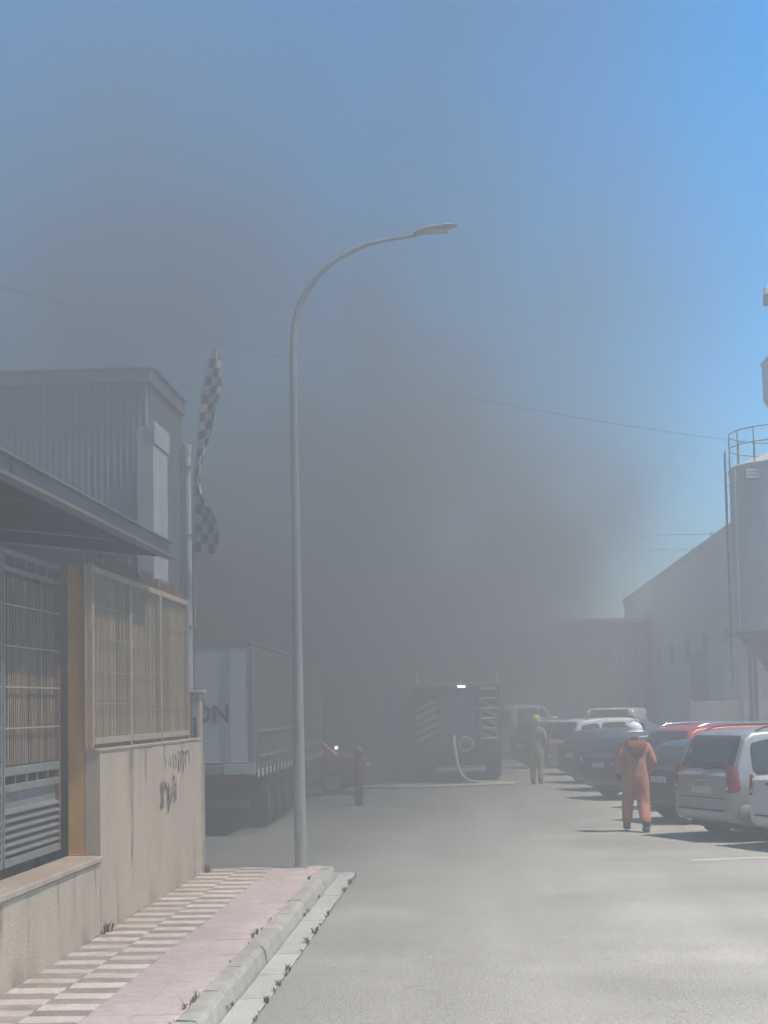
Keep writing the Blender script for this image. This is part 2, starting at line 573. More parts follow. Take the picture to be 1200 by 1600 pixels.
def tuft(x, y, z, s, n=7):
    for _ in range(n):
        a = random.uniform(0, 6.28)
        l = s * random.uniform(.5, 1.1)
        lean = random.uniform(.2, 1.0)
        dx, dy = math.cos(a), math.sin(a)
        bw = s * .05
        p0 = Vector((x + random.uniform(-.2, .2) * s, y + random.uniform(-.5, .5) * s, z))
        p1 = p0 + Vector((dx * lean * l * .45, dy * lean * l * .45, l * .6))
        p2 = p0 + Vector((dx * lean * l, dy * lean * l, l * random.uniform(.5, 1.0)))
        sd_ = Vector((-dy, dx, 0)) * bw
        wd.add([p0 - sd_, p0 + sd_, p1 + sd_ * 1.3, p1 - sd_ * 1.3], [(0, 1, 2, 3)])
        wd.add([p1 - sd_ * 1.3, p1 + sd_ * 1.3, p2], [(0, 1, 2)])


for _ in range(42):
    y = random.uniform(7.5, 19.3)
    tuft(-1.535 - .008 * random.random(), y, 0, random.uniform(.02, .065), random.randint(4, 9))
for y in (10.9, 11.6, 12.2, 13.6, 14.2, 14.4, 15.5, 17.4, 18.1, 18.3):
    tuft(-1.54, y, 0, random.uniform(.06, .10), 12)
for _ in range(26):
    tuft(-1.95, random.uniform(7.5, 18.9), .138, random.uniform(.015, .05), random.randint(3, 7))
for y in (10.0, 10.25, 10.4, 13.1, 13.3, 17.5):
    tuft(-1.95, y, .138, .07, 10)
for y in (10.6, 10.8, 15.4, 15.7, 16.8):
    tuft(-1.768, y, .005, .06, 9)
for _ in range(12):
    tuft(-3.365, random.uniform(9, 18.3), .135, random.uniform(.02, .045), 5)
tuft(-3.345, 13.55, .135, .13, 14)
tuft(-3.345, 13.4, .135, .07, 10)
tuft(-3.30, 18.45, .135, .13, 18)
tuft(-2.57, 9.35, .138, .07, 12)
o = bpy.data.objects.new('weeds', wd.mesh('weeds', 'leaf', fix=False))
COL.objects.link(o)
tag(o, 'small green weeds growing in the joints of kerb, gutter and pavement', 'weeds', kind='stuff')

# far side pavement behind the parked cars
sheet('far_pavement', [(8.4, 14, -12, 140)], 0.1, 'mortar')
fk = bpy.data.objects.new('far_kerb', MB().cbox((8.25, -12, -.05), (8.4, 140, .112), .02).mesh('far_kerb', 'kerb'))
COL.objects.link(fk)
fk['kind'] = 'structure'

# ------------------------------------------------------------------ near boundary wall
XW = -3.37
t = thing('boundary_wall', 'cream rendered roadside wall, low under the gate and tall towards the side street', 'wall', (-3.5, 14, 0))


def lump_wall(x0, x1, y0, y1, z0, z1, ny_, nz_, amp=.004):
    """wall block whose street face is slightly uneven"""
    mb = MB()
    rows = []
    for i in range(nz_ + 1):
        rows.append([(x1 + random.uniform(-amp, amp), y0 + (y1 - y0) * j / ny_, z0 + (z1 - z0) * i / nz_) for j in range(ny_ + 1)])
    mb.grid(rows, True)
    mb.add([(x0, y0, z0), (x0, y1, z0), (x0, y1, z1), (x0, y0, z1)], [(0, 1, 2, 3)])
    mb.add([rows[0][0], rows[-1][0], (x0, y0, z1), (x0, y0, z0)], [(0, 1, 2, 3)])
    mb.add([rows[0][-1], rows[-1][-1], (x0, y1, z1), (x0, y1, z0)], [(0, 1, 2, 3)])
    mb.add(rows[-1] + [(x0, y1, z1), (x0, y0, z1)], [tuple(range(ny_ + 3))])
    return mb


part('low_section', lump_wall(-3.66, XW, -6, 13.398, -.05, .775, 60, 4, .003), 'plaster', t, fix=False)
part('tall_section', lump_wall(-3.505, XW, 13.4, 18.4, -.05, 1.765, 26, 8, .004), 'plaster', t, fix=False)
cop = part('coping', MB().box((-3.655, -6, .776), (-3.38, 13.39, .79)), 'mortar', t)
y = 13.38
while y > -6:
    L = random.uniform(1.35, 1.6)
    part('coping_slab', MB().cbox((-3.67 , y - L + .006, .788), (XW + .028 + random.uniform(-.006, .006), y, .842 + random.uniform(-.004, .004)), .009), 'coping', cop)
    y -= L
part('top_edge', MB().cbox((-3.512, 13.39, 1.763), (XW + .014, 18.41, 1.789), .006), 'coping', t)
# paint strokes left on the wall
gr = MB()


def stroke(pts, wdt):
    for (a, b) in zip(pts[:-1], pts[1:]):
        dy, dz = b[0] - a[0], b[1] - a[1]
        l = math.hypot(dy, dz)
        n = (-dz / l * wdt / 2, dy / l * wdt / 2)
        gr.add([(XW + .006, a[0] + n[0], a[1] + n[1]), (XW + .006, b[0] + n[0], b[1] + n[1]),
                (XW + .006, b[0] - n[0], b[1] - n[1]), (XW + .006, a[0] - n[0], a[1] - n[1])], [(0, 1, 2, 3)])


def arc(cy_, cz, ry, rz_, a0, a1, n=9):
    return [(cy_ + ry * math.cos(R(a0 + (a1 - a0) * k / n)), cz + rz_ * math.sin(R(a0 + (a1 - a0) * k / n))) for k in range(n + 1)]


for y0, z0, hh in ((16.25, 1.52, .10), (16.52, 1.50, .12), (16.70, 1.47, .18), (16.82, 1.49, .14), (16.98, 1.42, .25), (17.10, 1.46, .2), (17.26, 1.40, .26), (17.40, 1.47, .18), (17.62, 1.50, .15)):
    stroke([(y0, z0), (y0 + random.uniform(-.02, .02), z0 + hh / 2), (y0 + random.uniform(-.03, .03), z0 + hh)], random.uniform(.05, .10))
stroke(arc(17.52, 1.58, .12, .07, 20, 170), .04)
stroke(arc(17.18, 1.60, .1, .05, 0, 180), .04)
stroke(arc(16.2, 1.22, .12, .10, 40, 250), .11)
stroke([(16.02, 1.36), (16.05, 1.2), (16.02, 1.07)], .12)
stroke(arc(16.5, 1.22, .09, .09, 150, 400), .10)
stroke([(16.42, 1.33), (16.40, 1.18), (16.43, 1.02)], .10)
stroke([(16.33, 1.30), (16.35, 1.12), (16.36, 1.00)], .05)
stroke([(16.72, 1.40), (16.73, 1.25), (16.75, 1.11)], .14)
stroke([(16.85, 1.34), (16.86, 1.2), (16.84, 1.12)], .05)


def soft(name, col, nscale, lo_, hi_, stretch=(1, 1, 1), gain=1.0):
    """paint or damp that fades out at its own edges (vertex attribute) and is broken up by noise"""
    m = mat(name, col, .9, scale=8)
    nt_ = m.node_tree
    N_, K_ = nt_.nodes, nt_.links
    at = N_.new('ShaderNodeAttribute')
    at.attribute_name = 'cover'
    g_ = N_.new('ShaderNodeNewGeometry')
    mp_ = N_.new('ShaderNodeMapping')
    mp_.inputs['Scale'].default_value = stretch
    K_.new(g_.outputs['Position'], mp_.inputs[0])
    n_ = N_.new('ShaderNodeTexNoise')
    n_.inputs['Scale'].default_value = nscale
    n_.inputs['Detail'].default_value = 4
    K_.new(mp_.outputs[0], n_.inputs['Vector'])
    r_ = N_.new('ShaderNodeMapRange')
    for i_, v_ in zip((1, 2, 3, 4), (lo_, hi_, 0, gain)):
        r_.inputs[i_].default_value = v_
    K_.new(n_.outputs[0], r_.inputs[0])
    mu = N_.new('ShaderNodeMath')
    mu.operation = 'MULTIPLY'
    mu.use_clamp = True
    K_.new(at.outputs['Fac'], mu.inputs[0])
    K_.new(r_.outputs[0], mu.inputs[1])
    K_.new(mu.outputs[0], N_['Principled BSDF'].inputs['Alpha'])
    return m


def cover(o_, vals):
    a_ = o_.data.attributes.new('cover', 'FLOAT', 'POINT')
    a_.data.foreach_set('value', vals)


M['spray'] = soft('spray_paint', (.10, .10, .095), 26, .36, .62, gain=.85)
M['stain'] = soft('wall_stain', (.16, .145, .13), 9, .3, .7, (1, 2.5, .5), .8)
sp_o = part('spray_marks', gr, 'spray', t, fix=False)
cover(sp_o, [1.0] * len(sp_o.data.vertices))
st = MB()
cv = []
for y0, wdt, z1, z0 in ((14.62, .34, 1.75, .35), (14.66, .12, .9, .2), (12.5, .10, .77, .25), (12.0, .07, .77, .33), (11.2, .12, .77, .25), (10.55, .16, .77, .3), (13.2, .08, .76, .35), (14.0, .14, .8, .14), (9.8, .10, .77, .4),
                        (15.6, .5, .5, .14), (16.9, .9, .55, .14), (12.8, .7, .35, .14), (11.0, 1.0, .38, .14), (17.9, .4, .9, .14), (15.3, .2, 1.76, 1.2), (16.2, .16, 1.76, 1.3), (17.2, .2, 1.76, 1.25)):
    n = 12
    up_ = z0 < .2 and z1 < 1.0
    cols = [[] for _ in range(5)]
    wob = 0
    for k in range(n + 1):
        u = k / n
        zz = z1 + (z0 - z1) * u
        ww = wdt * (1 - (.0 if up_ else .6) * u) * random.uniform(.8, 1.15)
        wob += random.uniform(-.012, .012)
        for c in range(5):
            cols[c].append((XW + .0052, y0 + wob + ww * (c / 4 - .5), zz))
    st.grid(cols, False)
    for c in range(5):
        for k in range(n + 1):
            u = k / n
            a_ = (0, .6, 1, .6, 0)[c] * ((u * .8 if up_ else min(1, (1 - u) * 1.3)) if wdt < 5 else 1)
            cv.append(a_ * (.55 if up_ else .8))
st_o = part('damp_streaks', st, 'stain', t, fix=False)
cover(st_o, cv)

# thin service pillar at the end of the wall
t = thing('meter_pillar', 'slim grey service pillar with a small cap at the end of the cream wall', 'pillar', (-3.45, 18.52, 0))
part('column', MB().cbox((-3.54, 18.44, 0.1), (-3.38, 18.62, 2.34), .01), 'galv_warm', t)
part('cap', MB().cbox((-3.58, 18.41, 2.34), (-3.33, 18.66, 2.375), .008), 'white_metal', t)
part('plate', MB().cbox((-3.485, 18.428, 1.45), (-3.40, 18.44, 2.22), .003), 'white_metal', t)
lt = MB()
for k in range(9):
    zz = 1.52 + k * .06
    lt.box((-3.468 + random.uniform(0, .008), 18.4245, zz), (-3.415 + random.uniform(-.01, .004), 18.4275, zz + .05))
part('lettering', lt, 'ink', t)
part('channel', MB().box((-3.40, 18.627, .1), (-3.37, 18.66, 1.5)), 'white_metal', t)

# ------------------------------------------------------------------ reed-backed mesh fence on the tall wall
XF = -3.45
t = thing('mesh_fence', 'galvanised mesh fence backed with tan reeds on top of the cream wall', 'fence', (XF, 16, 1.79))
edges = [13.41, 14.93, 16.38, 18.0]
for k, y in enumerate(edges):
    part('post', MB().box((XF - .025, y - .02, 1.78), (XF + .02, y + .02, 3.47)).box((XF - .04, y - .04, 1.785), (XF + .04, y + .04, 1.795)), 'galv_warm', t)
for a, b in zip(edges[:-1], edges[1:]):
    a += .023
    b -= .023
    fr = MB()
    fr.box((XF - .02, a, 1.83), (XF + .025, a + .024, 3.45)).box((XF - .02, b - .024, 1.83), (XF + .025, b, 3.45))
    fr.box((XF - .02, a + .025, 3.395), (XF + .027, b - .025, 3.45)).box((XF - .02, a + .025, 1.83), (XF + .027, b - .025, 1.89))
    pf = part('panel_frame', fr, 'galv_warm', t)
    wr = MB()
    for z in (2.2, 2.5, 2.8, 3.1):
        wr.beam((XF + .012, a + .03, z + random.uniform(-.01, .01)), (XF + .012, b - .03, z + random.uniform(-.01, .01)), .007)
    k = a + .08
    while k < b - .05:
        wr.beam((XF + .004, k, 1.88), (XF + .004, k, 3.40), .0035)
        k += .05
    part('wire_mesh', wr, 'wire', pf)


def reeds(x, y0, y1, z0, z1, step, r, jit_top, lean=.01):
    mb = MB()
    y_ = y0
    while y_ < y1:
        zt = z1 + random.uniform(-jit_top, jit_top)
        rr = r * random.uniform(.7, 1.3)
        xx = x + random.uniform(-.006, .006)
        yy = y_ + random.uniform(-lean, lean)
        mb.add([(xx - rr, y_, z0), (xx + rr, y_ - rr * .5, z0), (xx + rr, y_ + rr, z0), (xx - rr, yy, zt), (xx + rr, yy - rr * .5, zt), (xx + rr, yy + rr, zt)],
               [(0, 1, 4, 3), (1, 2, 5, 4), (2, 0, 3, 5), (3, 4, 5)])
        y_ += step * random.uniform(.7, 1.3)
    return mb


part('reed_screen', reeds(XF - .035, 13.33, 18.06, 1.79, 3.46, .008, .0055, .01), 'reed_pale', t, kind='stuff', fix=False)
part('reed_tips', reeds(XF - .05, 13.33, 18.06, 3.3, 3.56, .014, .005, .07, .02), 'reed_top', t, kind='stuff', fix=False)

# ------------------------------------------------------------------ ochre steel post and gate
t = thing('steel_post', 'ochre painted steel post standing on the wall coping beside the gate', 'post', (-3.585, 13.42, .84))
ib = MB()
ib.box((-3.66, 13.40, .84), (-3.512, 13.412, 3.46)).box((-3.66, 13.53, .84), (-3.512, 13.542, 3.46)).box((-3.592, 13.413, .84), (-3.582, 13.529, 3.46))
part('shaft', ib, 'orange_steel', t)
part('edge_strip', MB().box((-3.509, 13.385, 1.792), (-3.494, 13.405, 3.46)), 'galv_warm', t)
part('base_plate', MB().cbox((-3.665, 13.388, .842), (-3.50, 13.56, .852), .003), 'orange_steel', t)

XG = -3.74
t = thing('metal_gate', 'grey louvred metal gate with reed screen and rusty end stile behind the low wall', 'gate', (XG, 11, .86))
G1 = 13.36
gates = [(G1, 11.73), (11.70, 9.9), (9.87, 8.1), (8.07, 6.3)]
for gi, (g1, g0) in enumerate(gates):
    part('stile', MB().box((XG - .02, g1 - .035, .90), (XG + .02, g1, 3.40)), 'rust' if gi == 0 else 'gate_grey', t)
    part('stile', MB().box((XG - .02, g0, .90), (XG + .02, g0 + .03, 3.40)), 'gate_grey', t)
    i1, i0 = g1 - .037, g0 + .032
    for z0, z1, m in ((3.40, 3.45, 'gate_grey'), (3.27, 3.31, 'gate_grey'), (1.62, 1.69, 'galv'), (1.49, 1.55, 'galv'), (.90, .965, 'galv')):
        part('rail', MB().cbox((XG - .018, i0 if z0 < 3.35 else g0, z0), (XG + .024, i1 if z0 < 3.35 else g1, z1), .004), m, t)
    for k in range(1, 5):
        yy = i0 + (i1 - i0) * k / 5
        part('upright', MB().box((XG - .008, yy - .012, 1.551), (XG + .008, yy + .012, 1.619)), 'galv', t)
        part('upright', MB().box((XG - .008, yy - .012, 3.311), (XG + .008, yy + .012, 3.399)), 'gate_grey', t)
    part('panel', MB().box((XG - .03, i0, 1.33), (XG - .02, i1, 1.488)), 'gate_grey', t)
    for k in range(6):
        zc = .995 + k * .064
        sl = MB()
        sl.add([(XG - .03, i0, zc + .05), (XG - .03, i1, zc + .05), (XG + .022, i1, zc + .012), (XG + .022, i0, zc + .012),
                (XG - .034, i0, zc + .044), (XG - .034, i1, zc + .044), (XG + .022, i1, zc + .0), (XG + .022, i0, zc + .0)],
               [(0, 1, 2, 3), (4, 5, 6, 7), (3, 2, 6, 7), (0, 1, 5, 4), (0, 3, 7, 4), (1, 2, 6, 5)])
        part('slat', sl, 'galv', t)
    part('backing', MB().box((XG - .046, i0, .92), (XG - .04, i1, 1.48)), 'dark_steel', t)
    wr = MB()
    for z in (2.0, 2.335, 2.665, 3.0):
        wr.beam((XG + .014, i0, z), (XG + .014, i1, z + random.uniform(-.01, .01)), .012)
    for k in range(1, 3):
        yy = i0 + (i1 - i0) * k / 3
        wr.beam((XG + .008, yy, 1.69), (XG + .008, yy, 3.27), .006)
    part('wire', wr, 'galv_warm', t)
    part('reed_screen', reeds(XG - .03, i0, i1, 1.70, 3.24, .0095, .006, .01), 'reed', t, kind='stuff', fix=False)
part('support_leg', MB().box((XG - .12, 13.0, 0), (XG - .06, 13.06, 3.3)), 'dark_steel', t)
part('support_leg', MB().box((XG - .12, 9.6, 0), (XG - .06, 9.66, 3.3)), 'dark_steel', t)

# ------------------------------------------------------------------ canopy and workshop behind the gate
t = thing('canopy_roof', 'grey lean-to metal canopy roof overhanging the gate', 'roof', (-5.5, 10, 0))
fa = MB()
fa.box((-3.235, -6, 3.745), (-3.20, 15.72, 3.90)).box((-3.23, -6, 3.901), (-3.15, 15.72, 3.915)).box((-3.234, -6, 3.73), (-3.12, 15.72, 3.744))
part('fascia', fa, 'fascia', t)
for yy in (10.25, 13.2, 7.2):
    part('seam', MB().box((-3.199, yy, 3.746), (-3.196, yy + .02, 3.90)), 'dark_steel', t)
rows = []
n = 140
for i in range(2):
    x = -3.24 - 4.9 * i
    rows.append([(x, -6 + 21.7 * j / n, 3.90 + .62 * i + (.014 if j % 2 else -.014)) for j in range(n + 1)])
part('roof_sheet', MB().grid(rows, False), 'sheet', t, fix=False)
for yy in (15.5, 13.47, 11.2, 9.0, 6.8):
    part('rafter', MB().beam((-3.26, yy, 3.80), (-8.1, yy, 4.39), .07, .12), 'dark_steel', t)
for xx in (-3.6, -4.9, -6.2, -7.5):
    part('purlin', MB().beam((xx, -5.8, 3.84 + (-3.24 - xx) * .1265), (xx, 15.6, 3.84 + (-3.24 - xx) * .1265), .05, .035), 'dark_steel', t)
t = thing('workshop_building', 'dark low workshop wall under the canopy behind the gate', 'building', (-8.2, 8, 0))
part('wall', MB().box((-8.4, -6, 0), (-8.15, 17.2, 4.5)), 'shade_wall', t)
part('end_wall', MB().prism([(-8.14, 0), (-3.96, 0), (-3.96, 3.93), (-8.14, 4.44)], 'y', 17.12, 17.2), 'shade_wall', t)
part('door', MB().box((-8.149, 9, .02), (-8.12, 12, 3)), 'dark_steel', t)

# ------------------------------------------------------------------ corrugated building
t = thing('corrugated_building', 'blue-grey corrugated metal building with white corner cladding above the canopy', 'building', (-8, 17.5, 0))


def corrugated(p0, p1, z0, z1, amp, period, outward):
    L = (Vector(p1) - Vector(p0)).length
    n = int(L / period * 6)
    a, b = [], []
    for j in range(n + 1):
        q = Vector(p0).lerp(Vector(p1), j / n)
        o_ = amp * math.sin(2 * math.pi * j / 6)
        q = q + Vector(outward) * o_
        a.append((q.x, q.y, z0))
        b.append((q.x, q.y, z1))
    return MB().grid([a, b], True)


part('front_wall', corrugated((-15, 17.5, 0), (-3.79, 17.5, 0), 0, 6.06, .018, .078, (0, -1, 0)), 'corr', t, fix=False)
part('side_wall', corrugated((-3.78, 17.53, 0), (-3.78, 19.45, 0), 0, 6.06, .014, .078, (1, 0, 0)), 'corr_shade', t, fix=False)
part('back_wall', MB().box((-15, 19.42, 0), (-3.80, 19.46, 6.05)), 'corr_shade', t)
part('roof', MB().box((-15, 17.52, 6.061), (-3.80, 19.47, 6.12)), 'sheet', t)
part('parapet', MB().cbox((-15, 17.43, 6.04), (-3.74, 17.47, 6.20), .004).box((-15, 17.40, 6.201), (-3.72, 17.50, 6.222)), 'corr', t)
part('parapet', MB().cbox((-3.77, 17.48, 6.02), (-3.73, 19.5, 6.20), .004).box((-3.775, 17.51, 6.201), (-3.70, 19.52, 6.222)), 'corr_shade', t)
part('corner_cladding', MB().cbox((-3.90, 17.34, 2.0), (-3.70, 17.42, 5.47), .006).cbox((-3.74, 17.423, 2.0), (-3.70, 18.15, 5.44), .006), 'white_metal', t)
part('corner_flashing', MB().cbox((-3.695, 17.33, 5.28), (-3.68, 18.2, 5.55), .004).box((-3.76, 17.325, 5.40), (-3.70, 17.338, 5.56)), 'white_metal', t)
part('drainpipe', MB().tube([(-3.69, 19.38, 0), (-3.69, 19.38, 5.55)], .05, 12).tube([(-3.69, 19.38, 5.5), (-3.69, 19.38, 5.62)], .062, 12), 'white_metal', t)
for zz in (3.2, 4.4, 5.3):
    part('pipe_bracket', MB().box((-3.77, 19.33, zz), (-3.63, 19.43, zz + .03)), 'galv', t)

# ------------------------------------------------------------------ chequered feather flag
fl = bpy.data.materials.new('chequered_cloth')
fl.use_nodes = True
nt = fl.node_tree
uvn = nt.nodes.new('ShaderNodeUVMap')
ck = nt.nodes.new('ShaderNodeTexChecker')
ck.inputs['Scale'].default_value = 1.0
ck.inputs['Color1'].default_value = (0.60, 0.52, 0.52, 1)
ck.inputs['Color2'].default_value = (0.05, 0.035, 0.04, 1)
nt.links.new(uvn.outputs[0], ck.inputs['Vector'])
nt.links.new(ck.outputs[0], nt.nodes['Principled BSDF'].inputs['Base Color'])
nt.nodes['Principled BSDF'].inputs['Roughness'].default_value = .8
t = thing('feather_flag', 'tall chequered feather flag flying from a pole beside the corrugated building', 'flag', (-3.66, 19.75, 0))
pole = [(-3.69, 19.8, 3.2), (-3.69, 19.8, 4.2), (-3.665, 19.8, 5.2), (-3.60, 19.8, 6.1), (-3.50, 19.8, 6.7), (-3.38, 19.8, 7.02)]
part('pole', MB().tube([(-3.66, 19.47, 3.25), (-3.69, 19.8, 3.25)], .02, 8).tube(pole, [.016, .015, .013, .011, .009, .006], 8), 'galv', t)
sail_w = [(4.25, .28), (4.5, .34), (4.75, .26), (4.95, .10), (5.15, .05), (5.4, .07), (5.65, .12), (5.95, .20), (6.3, .24), (6.6, .22), (6.85, .15), (7.02, .03)]
rows, uvs = [], []
pz = [p[2] for p in pole]
px_ = [p[0] for p in pole]
for i in range(49):
    z = 4.25 + (7.02 - 4.25) * i / 48
    x = float(np.interp(z, pz, px_))
    wv = float(np.interp(z, [a for a, _ in sail_w], [b for _, b in sail_w]))
    row, ur = [], []
    for j in range(9):
        q = j / 8
        row.append((x + .012 + wv * q, 19.8 + .05 * math.sin(q * 5 + z * 4) * q + .03 * math.sin(z * 9) * q, z - .05 * q * math.sin(z * 2)))
        ur.append((q * max(wv, .12) / .085, (z - 4.25) / .125))
    rows.append(row)
    uvs.append(ur)
sail = part('sail', MB().grid(rows, True), fl, t, fix=False)
ul = sail.data.uv_layers.new(name='UVMap')
fu = [u for r_ in uvs for u in r_]
for lp in sail.data.loops:
    ul.data[lp.index].uv = fu[lp.vertex_index]

# ------------------------------------------------------------------ street lamp
LX, LY = -2.21, 18.9
t = thing('street_lamp', 'tall grey street lamp with curved arm and flat head at the pavement corner', 'street lamp', (LX, LY, .14))
part('base_plate', MB().cbox((LX - .16, LY - .1, .141), (LX + .1, LY + .1, .152), .004), 'lamp_post', t)
part('pole', MB().tube([(LX, LY, .15), (LX, LY, .9), (LX, LY, 3.2), (LX, LY, 6.6)], [.076, .074, .060, .046], 16), 'lamp_post', t)
part('access_door', MB().cbox((LX - .035, LY - .086, .55), (LX + .035, LY - .07, .85), .004), 'galv', t)
part('arm', MB().tube([(LX, LY, 6.6), (LX + .005, LY, 6.85), (LX + .03, LY, 7.08), (LX + .10, LY, 7.32), (LX + .2, LY, 7.5), (LX + .33, LY, 7.67), (LX + .5, LY, 7.83), (LX + .7, LY, 7.95), (LX + .95, LY, 8.06), (LX + 1.25, LY, 8.12), (LX + 1.62, LY, 8.165)],
                [.0455, .044, .042, .040, .038, .036, .034, .032, .030, .028, .027], 14), 'lamp_post', t)
hd = MB()
sec = []
for (dx, dz, wy, hz) in ((1.58, 8.175, .05, .028), (1.66, 8.20, .10, .045), (1.8, 8.225, .13, .05), (1.98, 8.25, .13, .04), (2.10, 8.268, .10, .022), (2.14, 8.275, .04, .01)):
    sec.append([(LX + dx, LY + wy * math.cos(a), dz + hz * math.sin(a) * (1 if math.sin(a) > 0 else .55)) for a in [2 * math.pi * k / 14 for k in range(14)]])
hd.grid([s_ + [s_[0]] for s_ in sec], True)
hd.add(sec[0], [tuple(range(14))])
hd.add(sec[-1], [tuple(range(14))])
h_ = part('lamp_head', hd, 'lamp_post', t)
part('lens', MB().cbox((LX + 1.74, LY - .085, 8.187), (LX + 2.02, LY + .085, 8.205), .005), 'lens', h_)

# ------------------------------------------------------------------ curtain-sided trailer parked past the side street
M['curtain'] = mat('trailer_curtain', (0.17, 0.165, 0.16), 0.7, scale=1.2, col2=(0.13, 0.125, 0.12), stretch=(1, 1, .3))
TX0, TX1, TY0, TY1 = -6.30, -3.78, 25.6, 37.3
t = thing('lorry_trailer', 'white-doored lorry trailer with dark curtain sides and dark letters on its rear', 'trailer', (-5.04, 31, 0))
part('deck', MB().box((TX0, TY0, 1.02), (TX1, TY1, 1.16)), 'dark_wall', t)
rr_ = random.Random(3)
rows = []
for i_ in range(9):
    z_ = 1.10 + (3.22 - 1.10) * i_ / 8
    rows.append([(TX1 + .012 + (.02 * math.sin(j_ * 1.35) + rr_.uniform(-.008, .008)) * math.sin(math.pi * i_ / 8), TY0 + .12 + (TY1 - TY0 - .2) * j_ / 60, z_) for j_ in range(61)])
part('curtain', MB().grid(rows, True), 'curtain', t, fix=False)
part('curtain', MB().box((TX0 - .01, TY0 + .12, 1.10), (TX0 + .01, TY1 - .1, 3.22)), 'curtain', t)
part('roof', MB().cbox((TX0, TY0, 3.23), (TX1, TY1, 3.31), .02), 'curtain', t)
part('front_wall', MB().box((TX0, TY1 - .08, 1.17), (TX1, TY1, 3.22)), 'sign_white', t)
for xa, xb in ((TX0 + .06, -5.045), (-5.035, TX1 - .07)):
    dr_ = part('rear_door', MB().cbox((xa, TY0 - .02, 1.22), (xb, TY0 + .03, 3.22), .008), 'sign_white', t)
    for q in (.22, .72):
        xx = xa + (xb - xa) * q
        part('lock_rod', MB().tube([(xx, TY0 - .045, 1.2), (xx, TY0 - .045, 3.2)], .014, 8), 'galv', dr_)
fr = MB()
fr.box((TX1 - .065, TY0 - .03, 1.0), (TX1 + .02, TY0 + .1, 3.229)).box((TX0 - .02, TY0 - .03, 1.0), (TX0 + .055, TY0 + .1, 3.229)).box((TX0 + .056, TY0 - .03, 3.222), (TX1 - .066, TY0 - .001, 3.32))
part('rear_frame', fr, 'galv', t)
part('rear_sill', MB().cbox((TX0, TY0 - .05, 1.03), (TX1 + .03, TY0 - .001, 1.19), .01), 'galv', t)
part('corner_plate', MB().cbox((TX1 - .50, TY0 - .075, 1.03), (TX1 + .05, TY0 - .051, 1.21), .006), 'white_metal', t)
part('underrun_bar', MB().cbox((TX0 + .1, TY0 + .1, .45), (TX1 - .1, TY0 + .2, .6), .01), 'dark_wall', t)  # put in, with the mud flaps, to keep the space below dark
for xx in (TX0 + .1, TX1 - .62):
    part('tail_light', MB().cbox((xx, TY0 - .02, .84), (xx + .5, TY0 + .04, .98), .01), 'tail_red', t)
    part('mud_flap', MB().box((xx - .03, TY0 + 1.3, .12), (xx + .56, TY0 + 1.33, 1.0)), 'black', t)
part('chassis', MB().box((-5.55, TY0 + .2, .72), (-5.4, TY1, 1.02)).box((-4.65, TY0 + .2, .72), (-4.5, TY1, 1.02)), 'black', t)
for yc in (27.9, 29.2, 30.5):
    for xx in (TX1 - .2, TX0 + .2):
        wv = part('wheel', MB().lathe([(.26, -.18), (.46, -.18), (.5, -.14), (.5, .14), (.46, .18), (.26, .18), (.26, -.18)], (xx, yc, .5), 'x', 26), 'tyre', t)
        part('rim', MB().lathe([(.27, .14), (.2, .1), (.1, .15), (0, .15)], (xx, yc, .5), 'x', 18), 'galv', wv)
part('side_guard', MB().box((TX1 - .06, 31.4, .5), (TX1 - .02, 36.3, .66)).box((TX1 - .06, 31.4, .76), (TX1 - .02, 36.3, .92)), 'dark_wall', t)
part('tool_box', MB().cbox((TX1 - .7, 31.6, .35), (TX1 - .07, 33.6, 1.0), .02), 'black', t)
part('pallet_box', MB().cbox((TX1 - .75, 33.8, .35), (TX1 - .07, 36.0, 1.0), .02), 'black', t)
for xx in (-5.7, -4.3):
    part('landing_leg', MB().box((xx, 36.4, 0), (xx + .12, 36.55, 1.02)), 'black', t)
part('dark_filler', MB().box((TX0 + .4, 26.2, .35), (TX1 - .4, 31.2, .71)), 'black', t)  # black block between the wheels, added to darken the underside
yy = TY0 + .35
while yy < TY1 - .3:
    sp2 = part('strap', MB().box((TX1 + .036, yy, 1.12), (TX1 + .042, yy + .05, 1.75)), 'galv', t)
    part('buckle', MB().cbox((TX1 + .012, yy - .02, .96), (TX1 + .04, yy + .13, 1.10), .008), 'white_metal', sp2)
    yy += .52
for z_ in (1.30, 1.74):
    part('side_rail', MB().box((TX1 + .044, TY0 + .3, z_), (TX1 + .05, TY1 - .2, z_ + .05)), 'galv', t)
tc = bpy.data.curves.new('letters', 'FONT')
tc.body = 'IÓN'
tc.size = .42
tc.extrude = .004
tc.offset = .012
to = bpy.data.objects.new('letters', tc)
COL.objects.link(to)
bpy.context.view_layer.update()
lm = bpy.data.meshes.new_from_object(to)
bpy.data.objects.remove(to)
xs = [v.co.x for v in lm.vertices]
lm.materials.clear()
lm.materials.append(M['ink'])
lo_ = bpy.data.objects.new('lettering', lm)
COL.objects.link(lo_)
lo_.parent = t
lo_.location = (-4.18 - max(xs) + 5.04, TY0 - .027 - 31, 1.93)
lo_.rotation_euler = (R(90), 0, 0)

